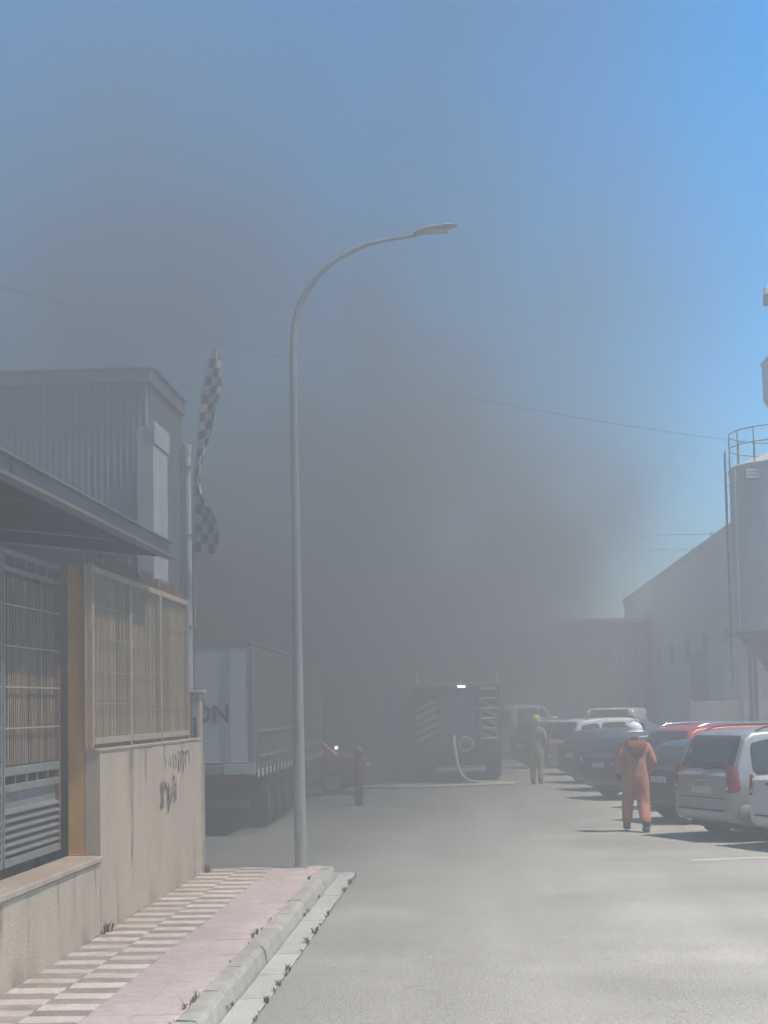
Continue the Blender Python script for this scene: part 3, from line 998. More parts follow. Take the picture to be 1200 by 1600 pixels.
# industrial hall added behind the trailer to darken the smoke there
t = thing('added_hall', 'grey industrial hall added behind the lorry trailer to darken the smoke', 'building', (-12, 44, 0))
part('wall', MB().box((-20, 29, 0), (-7.5, 62, 6.4)), 'slate', t)
part('roof', MB().prism([(-20.3, 6.401), (-7.2, 6.401), (-13.7, 8.4)], 'y', 28.7, 62.3), 'sheet', t)
for k in range(6):
    y0 = 31 + k * 5.2
    wn_ = part('window', MB().box((-7.499, y0, 3.4), (-7.45, y0 + 2.4, 5)), 'galv', t)
    part('pane', MB().box((-7.449, y0 + .08, 3.48), (-7.44, y0 + 2.32, 4.92)), 'pane', wn_)


# ------------------------------------------------------------------ cars
def smooth_interp(x, pts, passes=2, n=400):
    xs_ = np.array([p[0] for p in pts], float)
    zs = np.array([p[1] for p in pts], float)
    g = np.linspace(xs_[0], xs_[-1], n)
    v = np.interp(g, xs_, zs)
    k = max(3, int(n * .012))
    ker = np.ones(k) / k
    for _ in range(passes):
        v = np.convolve(np.pad(v, k // 2 if k % 2 else (k // 2, k // 2 - 1), mode='edge'), ker, 'valid')
    return float(np.interp(x, g, v))


CAR_TYPES = {
    'mpv': dict(L=4.35, W=1.78, top=[(0, .98), (.05, 1.04), (.16, 1.30), (.28, 1.56), (.42, 1.65), (1.0, 1.69), (2.0, 1.70), (2.6, 1.66), (3.05, 1.45), (3.5, 1.08), (3.75, 1.0), (4.15, .88), (4.35, .70)],
                belt=.97, wh=(.80, 3.45), wr=.31, rwin=(.075, .33), wsc=(2.68, 3.42), side=[(.34, .36, 1.02, .99), (1.08, 1.08, 1.92, 1.92), (2.0, 2.0, 2.72, 2.55)], rails=True),
    'suv': dict(L=4.4, W=1.80, top=[(0, 1.0), (.05, 1.05), (.16, 1.28), (.34, 1.55), (.5, 1.62), (1.2, 1.66), (2.1, 1.65), (2.5, 1.60), (2.95, 1.35), (3.3, 1.08), (3.9, .98), (4.3, .85), (4.4, .66)],
                belt=1.0, wh=(.82, 3.5), wr=.33, rwin=(.09, .36), wsc=(2.55, 3.2), side=[(.42, .5, 1.0, .98), (1.08, 1.08, 1.92, 1.92), (2.0, 2.0, 2.72, 2.5)], rails=True),
    'hatch': dict(L=3.95, W=1.70, top=[(0, .92), (.05, .97), (.2, 1.15), (.45, 1.36), (.62, 1.42), (1.2, 1.46), (1.8, 1.45), (2.2, 1.38), (2.7, 1.12), (2.95, .98), (3.5, .88), (3.85, .76), (3.95, .6)],
                  belt=.93, wh=(.70, 3.15), wr=.30, rwin=(.12, .46), wsc=(2.28, 2.88), side=[(.6, .66, .98, .96), (1.05, 1.05, 1.72, 1.72), (1.8, 1.8, 2.5, 2.26)], rails=False),
    'sedan': dict(L=4.45, W=1.74, top=[(0, .96), (.06, 1.02), (.5, 1.05), (.72, 1.09), (1.15, 1.36), (1.4, 1.43), (2.0, 1.45), (2.4, 1.40), (2.95, 1.12), (3.2, .98), (3.9, .88), (4.35, .75), (4.45, .6)],
                  belt=.95, wh=(.92, 3.55), wr=.31, rwin=(.74, 1.18), wsc=(2.48, 3.1), side=[(1.08, 1.28, 1.5, 1.5), (1.57, 1.57, 2.15, 2.12), (2.22, 2.2, 2.85, 2.45)], rails=False),
    'van': dict(L=4.9, W=1.90, top=[(0, 1.1), (.03, 1.5), (.08, 1.85), (.22, 1.95), (1.5, 1.98), (3.0, 1.96), (3.4, 1.88), (3.95, 1.40), (4.2, 1.18), (4.7, 1.0), (4.85, .85), (4.9, .65)],
                belt=1.08, wh=(.95, 3.9), wr=.33, rwin=(.022, .07), wsc=(3.45, 4.08), side=[(3.0, 3.0, 3.75, 3.45)], rails=False),
    'minibus': dict(L=4.2, W=1.8, top=[(0, 1.1), (.04, 1.7), (.1, 2.02), (.3, 2.12), (1.5, 2.16), (2.5, 2.14), (2.9, 2.04), (3.45, 1.50), (3.65, 1.24), (4.0, 1.06), (4.15, .92), (4.2, .7)],
                    belt=1.2, wh=(.8, 3.3), wr=.33, rwin=(.03, .09), wsc=(3.0, 3.5), side=[(.3, .3, 1.2, 1.2), (1.28, 1.28, 2.1, 2.1), (2.2, 2.2, 3.1, 2.85)], rails=False),
}


def make_car(name, kind, paint, label, loc, rz, group='cars parked at an angle along the right side', lower=None, beacon=False, signs=None):
    sp = CAR_TYPES[kind]
    L, W, belt = sp['L'], sp['W'], sp['belt']
    root = thing(name, label, 'car' if kind not in ('van', 'minibus') else ('van' if kind == 'van' else 'minibus'), (loc[0], loc[1], 0), rz, group)
    OFF[root] = (0, 0, 0)
    zt_c = {}

    def zt(y):
        return smooth_interp(y, sp['top'])

    def hw(y):
        a = min(1, max(0, y) / .55)
        b = min(1, max(0, L - y) / .8)
        return W / 2 * (.86 + .14 * math.sqrt(max(0, 1 - (1 - a) ** 2))) * (.80 + .20 * math.sqrt(max(0, 1 - (1 - b) ** 2)))

    def sx(y, z):
        h = hw(y)
        if z <= belt:
            return h * (1 - .035 * ((belt - .35 - z) / .5) ** 2 if z < belt - .35 else 1 - .02 * ((z - belt + .35) / .35) ** 2)
        return h * (.98 - (.24 if kind not in ('van', 'minibus') else .10) * (z - belt))

    def zb(y):
        z = .22 + (.12 * (1 - min(1, y / .3)) if y < .3 else 0) + (.1 * (1 - min(1, (L - y) / .35)) if L - y < .35 else 0)
        for yc in sp['wh']:
            r = sp['wr'] + .055
            if abs(y - yc) < r:
                z = max(z, sp['wr'] + math.sqrt(r * r - (y - yc) ** 2))
        return z
    ys = set(np.linspace(0, L, 46).tolist()) | set(np.linspace(0, .7, 14).tolist())
    for yc in sp['wh']:
        r = sp['wr'] + .055
        ys |= set((yc + r * np.cos(np.linspace(0, math.pi, 13))).tolist())
    ys = sorted(ys)
    rows = []
    for y in ys:
        top, bot = zt(y), zb(y)
        bl = min(belt, top - .06)
        half = [(0, bot), (sx(y, bot) * .93, bot), (sx(y, bot), bot + .03)]
        for k in range(1, 5):
            z = bot + .03 + (bl - bot - .03) * k / 4
            half.append((sx(y, z), z))
        zr = top - .07 if top - .07 > bl + .01 else bl + (top - bl) * .4
        for k in range(1, 4):
            z = bl + (zr - bl) * k / 3
            half.append((sx(y, z), z))
        e = sx(y, zr)
        half += [(e - .025, top - .03), (e - .08, top - .008), (e * .55, top + .006), (0, top + .012)]
        rows.append([(x, y, z) for x, z in half] + [(-x, y, z) for x, z in half[-2:0:-1]])
    mb = MB()
    mb.grid([r_ + [r_[0]] for r_ in rows], True)
    mb.add(rows[0], [tuple(range(len(rows[0])))])
    mb.add(rows[-1], [tuple(range(len(rows[-1])))])
    body = part('body', mb, paint, root)

    def patch(fn, outline, nm, m, parent=root, off=.009):
        """curved panel on the body: outline in (u, v), fn maps to a point"""
        cx = sum(p[0] for p in outline) / len(outline)
        cz = sum(p[1] for p in outline) / len(outline)
        rings = [[fn(cx + (u - cx) * s_, cz + (v - cz) * s_, off) for u, v in outline] for s_ in (.03, .35, .68, .97)]
        rings.append([fn(u, v, off * .1) for u, v in outline])
        b = MB()
        b.grid([r_ + [r_[0]] for r_ in rings], True)
        b.add(rings[0], [tuple(range(len(outline)))], True)
        return part(nm, b, m, parent)

    def side_fn(sg):
        return lambda y, z, o_: (sg * (sx(y, z) + o_), y, z)

    def top_fn(x, y, o_):
        e = max(.2, sx(y, zt(y) - .07))
        drop = .012 * (1 - min(1, abs(x) / e)) + (-.02 * max(0, (abs(x) / e - .8) / .2))
        sl = (zt(y + .01) - zt(y - .01)) / .02
        nl = math.hypot(1, sl)
        return (x, y - o_ * sl / nl, zt(y) + drop + o_ / nl)

    def quad_round(q, rad=.12, n=5):
        """rounded corners for a 4-corner outline"""
        pts = []
        for i in range(4):
            p, a, b = Vector(q[i]), Vector(q[i - 1]), Vector(q[(i + 1) % 4])
            ra = min(rad, (a - p).length * .4)
            rb = min(rad, (b - p).length * .4)
            s0 = p + (a - p).normalized() * ra
            s1 = p + (b - p).normalized() * rb
            for k in range(n + 1):
                tt_ = k / n
                pts.append(tuple((1 - tt_) ** 2 * s0 + 2 * tt_ * (1 - tt_) * p + tt_ ** 2 * s1))
        return pts
    # rear window and windscreen lie on the sloping top line
    ya, yb = sp['rwin']
    wa, wb = sx(ya, min(belt, zt(ya) - .06)) * .88, sx(yb, zt(yb) - .07) * .86
    if kind in ('van', 'minibus'):
        z0, z1 = belt + .1, sp['top'][2][1] - .1
        patch(lambda x, z, o_: (x, float(np.interp(z, [p[1] for p in sp['top'][:4]], [p[0] for p in sp['top'][:4]])) - o_ - .004, z),
              quad_round([(-W * .40, z0), (W * .40, z0), (W * .37, z1), (-W * .37, z1)], .1), 'rear_window', 'glass')
    else:
        patch(top_fn, quad_round([(-wa, ya), (wa, ya), (wb, yb), (-wb, yb)], .09), 'rear_window', 'glass')
    ya, yb = sp['wsc']
    wa, wb = sx(ya, zt(ya) - .07) * .88, sx(yb, min(belt, zt(yb) - .06)) * .86
    patch(top_fn, quad_round([(-wa, ya), (wa, ya), (wb, yb), (-wb, yb)], .1), 'windscreen', 'glass')
    for sg in (-1, 1):
        for k, (yb0, yt0, yb1, yt1) in enumerate(sp['side']):
            z0 = belt + .035
            za = zt(yt0 + .02) - .125
            zc = zt(yt1 - .02) - .125
            patch(side_fn(sg), quad_round([(yb0, z0), (yb1, z0), (yt1, zc), (yt0, za)], .13), 'side_window', 'glass')
        # lamps
        h0 = hw(0)
        zl0, zl1 = (.74, 1.04) if kind in ('hatch', 'sedan') else ((.74, 1.14) if kind in ('mpv', 'suv') else (.8, 1.35))
        tl = MB()
        tl.grid([[(sg * (sx(0, z) * .895), -.014, z) for z in np.linspace(zl0, zl1, 6)], [(sg * (sx(0, z) * .95), -.016, z) for z in np.linspace(zl0, zl1, 6)],
                 [(sg * (sx(.0, z) + .012), -.002, z) for z in np.linspace(zl0, zl1, 6)], [(sg * (sx(.04, z) + .014), .04, z) for z in np.linspace(zl0, zl1, 6)],
                 [(sg * (sx(.09, z) + .012), .09, z) for z in np.linspace(zl0 + .02, zl1, 6)], [(sg * (sx(.13, z) - .005), .13, z) for z in np.linspace(zl0 + .06, zl1 - .02, 6)]], True)
        tl_o = part('tail_light', tl, 'tail_red', root)
        part('reversing_lens', MB().cbox((sg * h0 * .88, -.024, zl0 + .04), (sg * h0 * .94, -.015, zl0 + .09), .003), 'lens', tl_o)
        fz = zt(L - .12) - .12
        part('headlight', MB().cbox((sg * hw(L - .1) * .58, L - .16, fz - .07), (sg * hw(L - .1) * .97, L - .02, fz + .07), .02), 'lens', root)
        my = sp['side'][-1][2] - .08
        part('mirror', MB().cbox((sg * (sx(my, belt) - .02), my - .04, belt + .03), (sg * (sx(my, belt) + .17), my + .07, belt + .17), .03), paint if kind != 'van' else 'black', root)
        part('door_handle', MB().cbox((sg * (sx(1.2, belt - .1) - .005), 1.15, belt - .12), (sg * (sx(1.2, belt - .1) + .025), 1.33, belt - .09), .006), paint, root)
        if sp['rails']:
            pth = []
            for yy in np.linspace(.55, 2.35, 12):
                e = sx(yy, zt(yy) - .07) - .07
                lift = .045 * min(1, min(yy - .55, 2.35 - yy) / .12)
                pth.append((sg * e, yy, zt(yy) + .0 + lift))
            part('roof_rail', MB().tube(pth, .016, 8), 'chrome' if kind == 'suv' else 'black', root)
        # door seams: thin dark gaps
        for k, (yb0, yt0, yb1, yt1) in enumerate(sp['side'][:-1]):
            ys_ = (yb1 + sp['side'][k + 1][0]) / 2
            sm_ = MB()
            zz = np.linspace(.34, belt + .02, 8)
            sm_.grid([[(sg * (sx(ys_ - .006, z) + .002), ys_ - .006, z) for z in zz], [(sg * (sx(ys_ + .006, z) + .002), ys_ + .006, z) for z in zz]], False)
            part('door_seam', sm_, 'black', root)
    # bumpers
    for end in (0, 1):
        pl = []
        for k in range(25):
            u = -1 + 2 * k / 24
            if abs(u) > .78:
                yy = .06 + (abs(u) - .78) / .22 * .40
                x = math.copysign(hw(yy if not end else L - yy), u)
            else:
                yy = .06 * (abs(u) / .78) ** 4
                x = u / .78 * hw(0 if not end else L)
            pl.append((x, yy))
        secn = [(-.01, .29), (.02, .32), (.034, .43), (.028, .53), (-.01, .57)]
        rows = []
        for (x, yy) in pl:
            nx = math.copysign(min(1, max(0, (yy - .04) / .25)), x)
            ny_ = -(1 - abs(nx) * .9)
            rows.append([(x + nx * o_, (yy + ny_ * o_) if not end else (L - yy - ny_ * o_), z) for o_, z in secn])
        bo = part('bumper', MB().grid(rows, True), lower or paint, root)
        part('trim_strip', MB().cbox((-hw(0) * .8, -.046 if not end else L + .03, .45), (hw(0) * .8, -.03 if not end else L + .046, .475), .003), 'black', bo)
    part('underbody', MB().box((-W * .40, .25, .17), (W * .40, L - .3, .30)), 'black', root)
    part('tailgate_trim', MB().cbox((-.33, -.03, .90), (.33, -.004, .935), .006), 'chrome' if kind == 'mpv' else 'black', root)
    pl_z = .76 if kind not in ('van', 'minibus') else .62
    part('number_plate', MB().cbox((-.26, -.022, pl_z - .055), (.26, -.004, pl_z + .055), .004), 'plate', root)
    if kind == 'mpv':
        part('tailgate_seam', MB().box((-.62, -.012, .64), (.62, -.002, .65)), 'black', root)
        part('wiper', MB().beam((.0, .045, 1.08), (.36, .075, 1.12), .02), 'black', root)
    # wheels
    wr = sp['wr']
    for yc in sp['wh']:
        for sg in (-1, 1):
            x = sg * (hw(yc) - .11)
            whl = part('wheel', MB().lathe([(wr * .62, -.10), (wr * .9, -.10), (wr, -.07), (wr, .07), (wr * .9, .10), (wr * .62, .10), (wr * .62, -.10)], (x, yc, wr), 'x', 28), 'tyre', root)
            rm = MB()
            xo = sg * .085
            rm.lathe([(wr * .64, xo - sg * .02), (wr * .60, xo), (wr * .56, xo - sg * .02), (.0, xo - sg * .05)], (x, yc, wr), 'x', 28)
            for k in range(5):
                a = 2 * math.pi * k / 5 + .3
                rm.beam((x + xo, yc + .03 * math.cos(a), wr + .03 * math.sin(a)), (x + xo, yc + wr * .58 * math.cos(a), wr + wr * .58 * math.sin(a)), .045, .02, up=(1, 0, 0))
            rm.lathe([(0, xo + sg * .015), (.045, xo + sg * .01), (.05, xo - sg * .02)], (x, yc, wr), 'x', 14)
            part('rim', rm, 'rim', whl)
    if beacon:
        part('light_bar', MB().cbox((-.55, 2.6, zt(2.6) + .02), (.55, 2.85, zt(2.6) + .14), .03), 'yellow', root)
    if signs:
        part('side_stripe', MB().box((sx(1.5, .95) + .012, .6, .86), (sx(1.5, .95) + .02, L - 1.2, 1.02)), signs, root)
        part('tail_stripe', MB().box((-hw(0) * .8, -.02, belt + .55), (hw(0) * .8, .06, belt + .85)), signs, root)
    return root


def paint(name, col, metal=.35, rough=.35):
    M[name] = mat(name, col, rough, var=.06, scale=2.5, metal=metal, coat=.5)
    return name


TH = R(-65)      # cars stand nose-in at about 65 degrees to the street
P = paint
make_car('silver_car', 'sedan', P('pale_silver_paint', (.62, .62, .61), .2), 'pale silver car at the right edge, nearest of the parked row', (4.32, 21.7), TH)
make_car('minivan', 'mpv', P('silver_gold_paint', (.37, .365, .345), .3), 'silver minivan with dark roof rails parked beside the pale silver car', (3.50, 23.6), TH)
make_car('hatchback', 'hatch', P('black_blue_paint', (.035, .04, .055), .2), 'black hatchback parked right behind the silver minivan', (3.25, 27.0), TH)
make_car('red_estate', 'suv', P('red_paint', (.46, .05, .03), .1), 'red tall car with bright roof rails beyond the black hatchback', (3.6, 30.3), TH)
make_car('hatchback', 'hatch', P('navy_paint', (.04, .055, .09), .2), 'navy hatchback parked beyond the red car', (2.75, 33.9), TH)
make_car('hatchback', 'hatch', P('charcoal_paint', (.05, .052, .055), .3), 'charcoal hatchback parked beyond the navy one', (2.75, 37.4), TH)
make_car('dark_car', 'hatch', P('maroon_grey_paint', (.075, .055, .06), .2), 'dark maroon grey car between the charcoal hatchback and the white people carrier', (2.6, 41.0), TH)
make_car('people_carrier', 'mpv', P('white_paint', (.74, .75, .75), .0), 'white people carrier parked in the hazy part of the row', (2.55, 46.0), TH)
make_car('blue_grey_car', 'suv', P('blue_grey_paint', (.10, .13, .17), .2), 'blue grey car standing behind the firefighter in the yellow helmet', (1.55, 51.5), TH)
make_car('ambulance_van', 'van', 'white_paint', 'white van with yellow markings above the dark car roofs', (4.75, 53.0), R(-14), signs='yellow')
make_car('white_minibus', 'minibus', 'white_paint', 'white minibus with dark side windows just right of the fire engine', (.85, 60.4), R(-30), group=None)

# red car nosing out of the driveway on the left
make_car('red_car', 'mpv', P('bright_red_paint', (.36, .045, .04), .1), 'red car nosing out in front of the parked lorry trailer', (-6.95, 37.9), R(-90), group=None)
for ob in list(bpy.data.objects):
    if ob.name == 'red_car':
        part('bright_dot', MB().lathe([(0, -.04), (.035, -.03), (.045, 0), (.035, .03), (0, .04)], (.93, 3.55, 1.17), 'x', 12), 'bright_dot', ob)

t = thing('bollard', 'dark round-topped bollard on the far left pavement edge', 'bollard', (-2.55, 33, 0))
part('shaft', MB().tube([(-2.55, 33, 0), (-2.55, 33, 1.15)], [.09, .085], 14), 'dark_steel', t)
part('head', MB().lathe([(.085, 1.15), (.10, 1.17), (.10, 1.22), (.06, 1.28), (0, 1.3)], (-2.55, 33, 0), 'z', 14), 'rust', t)

# pale picket barrier beyond the driveway
t = thing('picket_barrier', 'pale wooden picket barrier beside the fire engine', 'barrier', (-2.4, 45.5, 0))
for k in range(7):
    part('picket', MB().cbox((-3.0 + k * .2, 45.5, .15), (-2.88 + k * .2, 45.53, 1.15 + .12 * math.sin(k * 2.1)), .006), 'white_render', t)
for z in (.35, .95):
    part('rail', MB().box((-3.05, 45.535, z), (-1.6, 45.575, z + .08)), 'white_render', t)
for xx in (-2.95, -1.72):
    part('foot', MB().box((xx, 45.4, 0), (xx + .06, 45.75, .15)), 'white_render', t)

# ------------------------------------------------------------------ fire engine (rear towards the camera)
FX, FY = -.46, 42.5
t = thing('fire_engine', 'red fire engine seen from behind with yellow chevrons, ladder and lit beacon', 'fire engine', (FX, FY, 0))


def F(x, y, z):
    return (FX + x, FY + y, z)


def fb(a, b, c=.012):
    return MB().cbox(F(*a), F(*b), c)


part('chassis', fb((-1.05, .3, .45), (1.05, 7.0, .75)), 'black', t)
part('body', fb((-1.22, .0, .75), (1.22, 4.6, 2.72), .03), 'red_truck', t)
part('cab', fb((-1.2, 4.75, .6), (1.2, 7.1, 2.65), .08), 'red_truck', t)
part('roof_deck', fb((-1.15, .1, 2.722), (1.15, 4.5, 2.80)), 'galv', t)
sh = part('roller_shutter', fb((-.50, -.012, 1.05), (.50, -.001, 2.45), .003), 'shutter', t)
for k in range(17):
    part('slat', fb((-.49, -.03, 1.07 + k * .08), (.49, -.013, 1.07 + k * .08 + .07), .006), 'shutter', sh)
part('rear_header', fb((-1.2, -.05, 2.48), (1.2, -.002, 2.70)), 'dark_steel', t)
part('lit_beacon', fb((.02, -.085, 2.66), (.24, -.052, 2.72), .01), 'beacon', t)
for sg in (-1, 1):
    part('rear_panel', fb((sg * .53, -.03, 1.05), (sg * 1.2, -.002, 2.46), .006), 'dark_steel', t)
    for k in range(6):
        z0 = 1.10 + k * .22
        x0, x1 = sg * .57, sg * 1.16
        ch = MB()
        ch.add([F(x0, -.034, z0 + .30), F(x1, -.034, z0), F(x1, -.034, z0 + .10), F(x0, -.034, z0 + .40)], [(0, 1, 2, 3)])
        if z0 + .4 < 2.46:
            part('chevron', ch, 'yellow', t)
    part('mudguard', fb((sg * .72, -.06, .72), (sg * 1.23, .5, 1.04), .04), 'red_truck', t, label='faded red corner of the rear bodywork')
    part('tail_light', fb((sg * .80, -.085, .80), (sg * 1.1, -.062, .92), .01), 'tail_red', t)
    part('marker_rod', MB().tube([F(sg * 1.14, -.02, 2.73), F(sg * 1.15, -.02, 3.12)], .022, 8), 'white_metal', t)
    for yc in (1.3, 5.9):
        x = sg * .98
        wv = part('wheel', MB().lathe([(.28, -.17), (.46, -.17), (.5, -.13), (.5, .13), (.46, .17), (.28, .17), (.28, -.17)], F(x, yc, .5), 'x', 28), 'tyre', t)
        part('rim', MB().lathe([(.29, sg * .12), (.2, sg * .08), (.1, sg * .14), (0, sg * .14)], F(x, yc, .5), 'x', 20), 'rim', wv)
    part('mirror', fb((sg * 1.25, 6.7, 1.7), (sg * 1.45, 6.8, 2.2), .02), 'black', t)
    part('roof_rail', MB().tube([F(sg * 1.12, .15, 2.80), F(sg * 1.12, .15, 2.92), F(sg * 1.12, 4.3, 2.92), F(sg * 1.12, 4.3, 2.80)], .02, 8), 'galv', t)
part('bumper', fb((-1.2, -.14, .48), (1.2, -.002, .70), .02), 'black', t)
part('step', fb((-.6, -.35, .42), (.6, -.142, .47), .008), 'galv', t)
part('mud_flap', fb((-1.2, .72, .12), (-.76, .74, .48), .004), 'black', t)
part('mud_flap', fb((.76, .72, .12), (1.2, .74, .48), .004), 'black', t)
ld = part('ladder', MB().beam(F(.66, -.10, 1.1), F(.66, -.10, 2.85), .04, .03).beam(F(1.12, -.10, 1.1), F(1.12, -.10, 2.85), .04, .03), 'galv', t)
for k in range(6):
    part('rung', MB().tube([F(.67, -.10, 1.22 + k * .28), F(1.11, -.10, 1.22 + k * .28)], .024, 8), 'white_metal', ld)
part('roof_ladder', MB().beam(F(-.8, .2, 2.86), F(-.8, 4.2, 2.9), .06, .08).beam(F(-.35, .2, 2.86), F(-.35, 4.2, 2.9), .06, .08), 'galv', t)
lk = part('locker_door', fb((-2.08, .35, .78), (-1.235, .40, 2.50), .015), 'shutter', t)
part('door_frame', fb((-2.12, .33, 2.505), (-1.235, .42, 2.56), .01), 'galv', lk)
part('locker_box', fb((-2.0, .405, .80), (-1.24, 1.1, 1.35), .02), 'black', t)
part('hose_outlet', MB().lathe([(.09, -.10), (.11, -.06), (.11, .0)], F(-.1, 0, 1.30), 'y', 14), 'chrome', t)


def curve_path(pts, n=8):
    """Catmull-Rom through points"""
    P_ = [Vector(p) for p in pts]
    P_ = [P_[0] * 2 - P_[1]] + P_ + [P_[-1] * 2 - P_[-2]]
    out = []
    for i in range(1, len(P_) - 2):
        for k in range(n):
            u = k / n
            a, b, c, d = P_[i - 1:i + 3]
            out.append(.5 * ((2 * b) + (c - a) * u + (2 * a - 5 * b + 4 * c - d) * u * u + (3 * b - a - 3 * c + d) * u ** 3))
    return out + [P_[-2]]


solo('fire_hose', MB().tube(curve_path([F(-.1, -.1, 1.30), F(-.11, -.25, 1.12), F(-.06, -.4, .75), F(.02, -.55, .38), F(.25, -.8, .1), F(.6, -1.0, .035), (.85, 41.35, .035), (1.0, 40.8, .035), (.4, 40.35, .035), (-.8, 39.8, .035), (-2.0, 39.6, .035), (-3.0, 40.0, .035)]), .048, 8), 'hose',
     'pale canvas hose hanging from the fire engine and looping over the road', 'hose')
solo('rubber_hose', MB().tube(curve_path([F(-1.15, .2, 1.0), F(-1.35, -.1, .82), F(-1.8, -.6, .42), F(-2.25, -1.2, .1), (-2.95, 40.9, .05), (-3.3, 40.6, .05)]), .045, 8), 'hose_dark',
     'dark rubber hose running from the left side of the fire engine to the ground', 'hose')
solo('hose_coil', MB().tube([F(.22 + (.16 + .012 * k / 8) * math.cos(k * .5), -.16 - .002 * k / 4, 1.06 + (.16 + .012 * k / 8) * math.sin(k * .5)) for k in range(30)], .02, 6), 'hose',
     'small coil of pale hose hung low at the rear of the fire engine', 'hose')


# ------------------------------------------------------------------ people
def person(name, label, loc, rz, joints, edges_, suit, helmet, hood=None, brim=True, collar=None):
    root = thing(name, label, 'person', loc, rz)
    OFF[root] = (0, 0, 0)
    names = list(joints)
    me = bpy.data.meshes.new('body')
    me.from_pydata([joints[k][0] for k in names], [(names.index(a), names.index(b)) for a, b in edges_], [])
    ob = bpy.data.objects.new('body', me)
    COL.objects.link(ob)
    ob.parent = root
    ob.modifiers.new('skin', 'SKIN').use_smooth_shade = True
    sv = me.skin_vertices[0].data
    for i, k in enumerate(names):
        sv[i].radius = joints[k][1]
        sv[i].use_root = (k == 'pelvis')
    ss = ob.modifiers.new('sub', 'SUBSURF')
    ss.levels = 2
    ss.render_levels = 2
    me.materials.append(M[suit])
    hx, hy, hz = joints['head'][0]
    part('head', MB().lathe([(0, hz - .13), (.05, hz - .12), (.075, hz - .06), (.085, hz), (.08, hz + .06), (.05, hz + .11), (0, hz + .12)], (hx, hy, 0), 'z', 18), 'skin', root)
    nz_ = MB()
    nz_.add([(hx - .015, hy + .078, hz - .03), (hx + .015, hy + .078, hz - .03), (hx, hy + .11, hz - .025), (hx, hy + .08, hz + .02)], [(0, 1, 2), (0, 2, 3), (1, 3, 2)])
    part('nose', nz_, 'skin', root)
    for sg in (-1, 1):
        part('ear', MB().lathe([(0, -.012), (.028, -.006), (.03, .006), (0, .012)], (hx + sg * .088, hy, hz - .01), 'x', 10), 'skin', root)
        part('eye', MB().lathe([(0, .0), (.012, -.004), (0, .01)], (hx + sg * .032, hy + .078, hz + .01), 'y', 8), 'ink', root)
    hm = MB()
    hm.lathe([(.128, hz + .03), (.132, hz + .06), (.125, hz + .11), (.10, hz + .155), (.06, hz + .18), (0, hz + .188)], (hx, hy, 0), 'z', 22)
    hm.lathe([(.126, hz + .028), (.165, hz + .02), (.168, hz + .026), (.13, hz + .042)], (hx, hy, 0), 'z', 22)
    hb = part('helmet', hm, helmet, root)
    part('comb', MB().beam((hx, hy - .11, hz + .13), (hx, hy, hz + .197), .03, .02).beam((hx, hy, hz + .197), (hx, hy + .11, hz + .13), .03, .02), helmet, hb)
    part('neck_guard', MB().lathe([(.10, hz - .07), (.118, hz - .02), (.122, hz + .028)], (hx, hy, 0), 'z', 18), collar or helmet, hb)
    for s_ in ('l', 'r'):
        ax, ay, az = joints['ankle_' + s_][0]
        bt = MB()
        secs = []
        for (dy, w_, h_) in ((-.075, .035, .07), (-.05, .048, .10), (.0, .052, .12), (.07, .052, .085), (.13, .050, .07), (.175, .036, .055)):
            secs.append([(ax + w_ * math.cos(a), ay + dy, az - .095 + max(0, h_ * (math.sin(a) + .62) / 1.62)) for a in [2 * math.pi * k / 12 for k in range(12)]])
        bt.grid([q + [q[0]] for q in secs], True)
        bt.add(secs[0], [tuple(range(12))]).add(secs[-1], [tuple(range(12))])
        bt.tube([(ax, ay, az - .02), (ax, ay, az + .08)], [.06, .068], 12)
        part('boot', bt, 'boot', root)
        # hand: palm with five bent fingers
        wx, wy, wz = joints['wrist_' + s_][0]
        ex, ey, ez = joints['elbow_' + s_][0]
        d = (Vector((wx, wy, wz)) - Vector((ex, ey, ez))).normalized()
        sd_ = d.cross(Vector((0, 0, 1))).normalized() if abs(d.z) < .95 else Vector((1, 0, 0))
        upv = sd_.cross(d)
        p0 = Vector((wx, wy, wz))
        hnd = MB().beam(p0, p0 + d * .09, .075, .032, up=upv)
        for k in range(4):
            q0 = p0 + d * .085 + sd_ * (-.028 + .019 * k)
            l_ = (.062, .072, .068, .05)[k]
            q1 = q0 + d * l_ * .55 - upv * .012
            q2 = q1 + d * l_ * .25 - upv * .03
            hnd.tube([q0, q1, q2], [.010, .0095, .007], 6)
        q0 = p0 + d * .03 - sd_ * .036
        hnd.tube([q0, q0 + d * .035 - sd_ * .02 - upv * .01, q0 + d * .065 - sd_ * .018 - upv * .03], [.012, .011, .008], 6)
        part('glove', hnd, 'boot', root)
    if hood:
        cx, cy_, cz = joints['chest'][0]
        hd_ = []
        for (z, w_, dp) in ((cz + .19, .13, .115), (cz + .14, .17, .15), (cz + .06, .15, .165), (cz - .03, .11, .16), (cz - .10, .06, .145), (cz - .14, .02, .125)):
            hd_.append([(cx + w_ * math.cos(a), cy_ - dp - .03 * max(0, -math.sin(a)) + .05 * max(0, math.sin(a)), z) for a in [2 * math.pi * k / 12 for k in range(12)]])
        mb = MB().grid([q + [q[0]] for q in hd_], True)
        mb.add(hd_[0], [tuple(range(12))]).add(hd_[-1], [tuple(range(12))])
        part('hood', mb, hood, root)
    return root


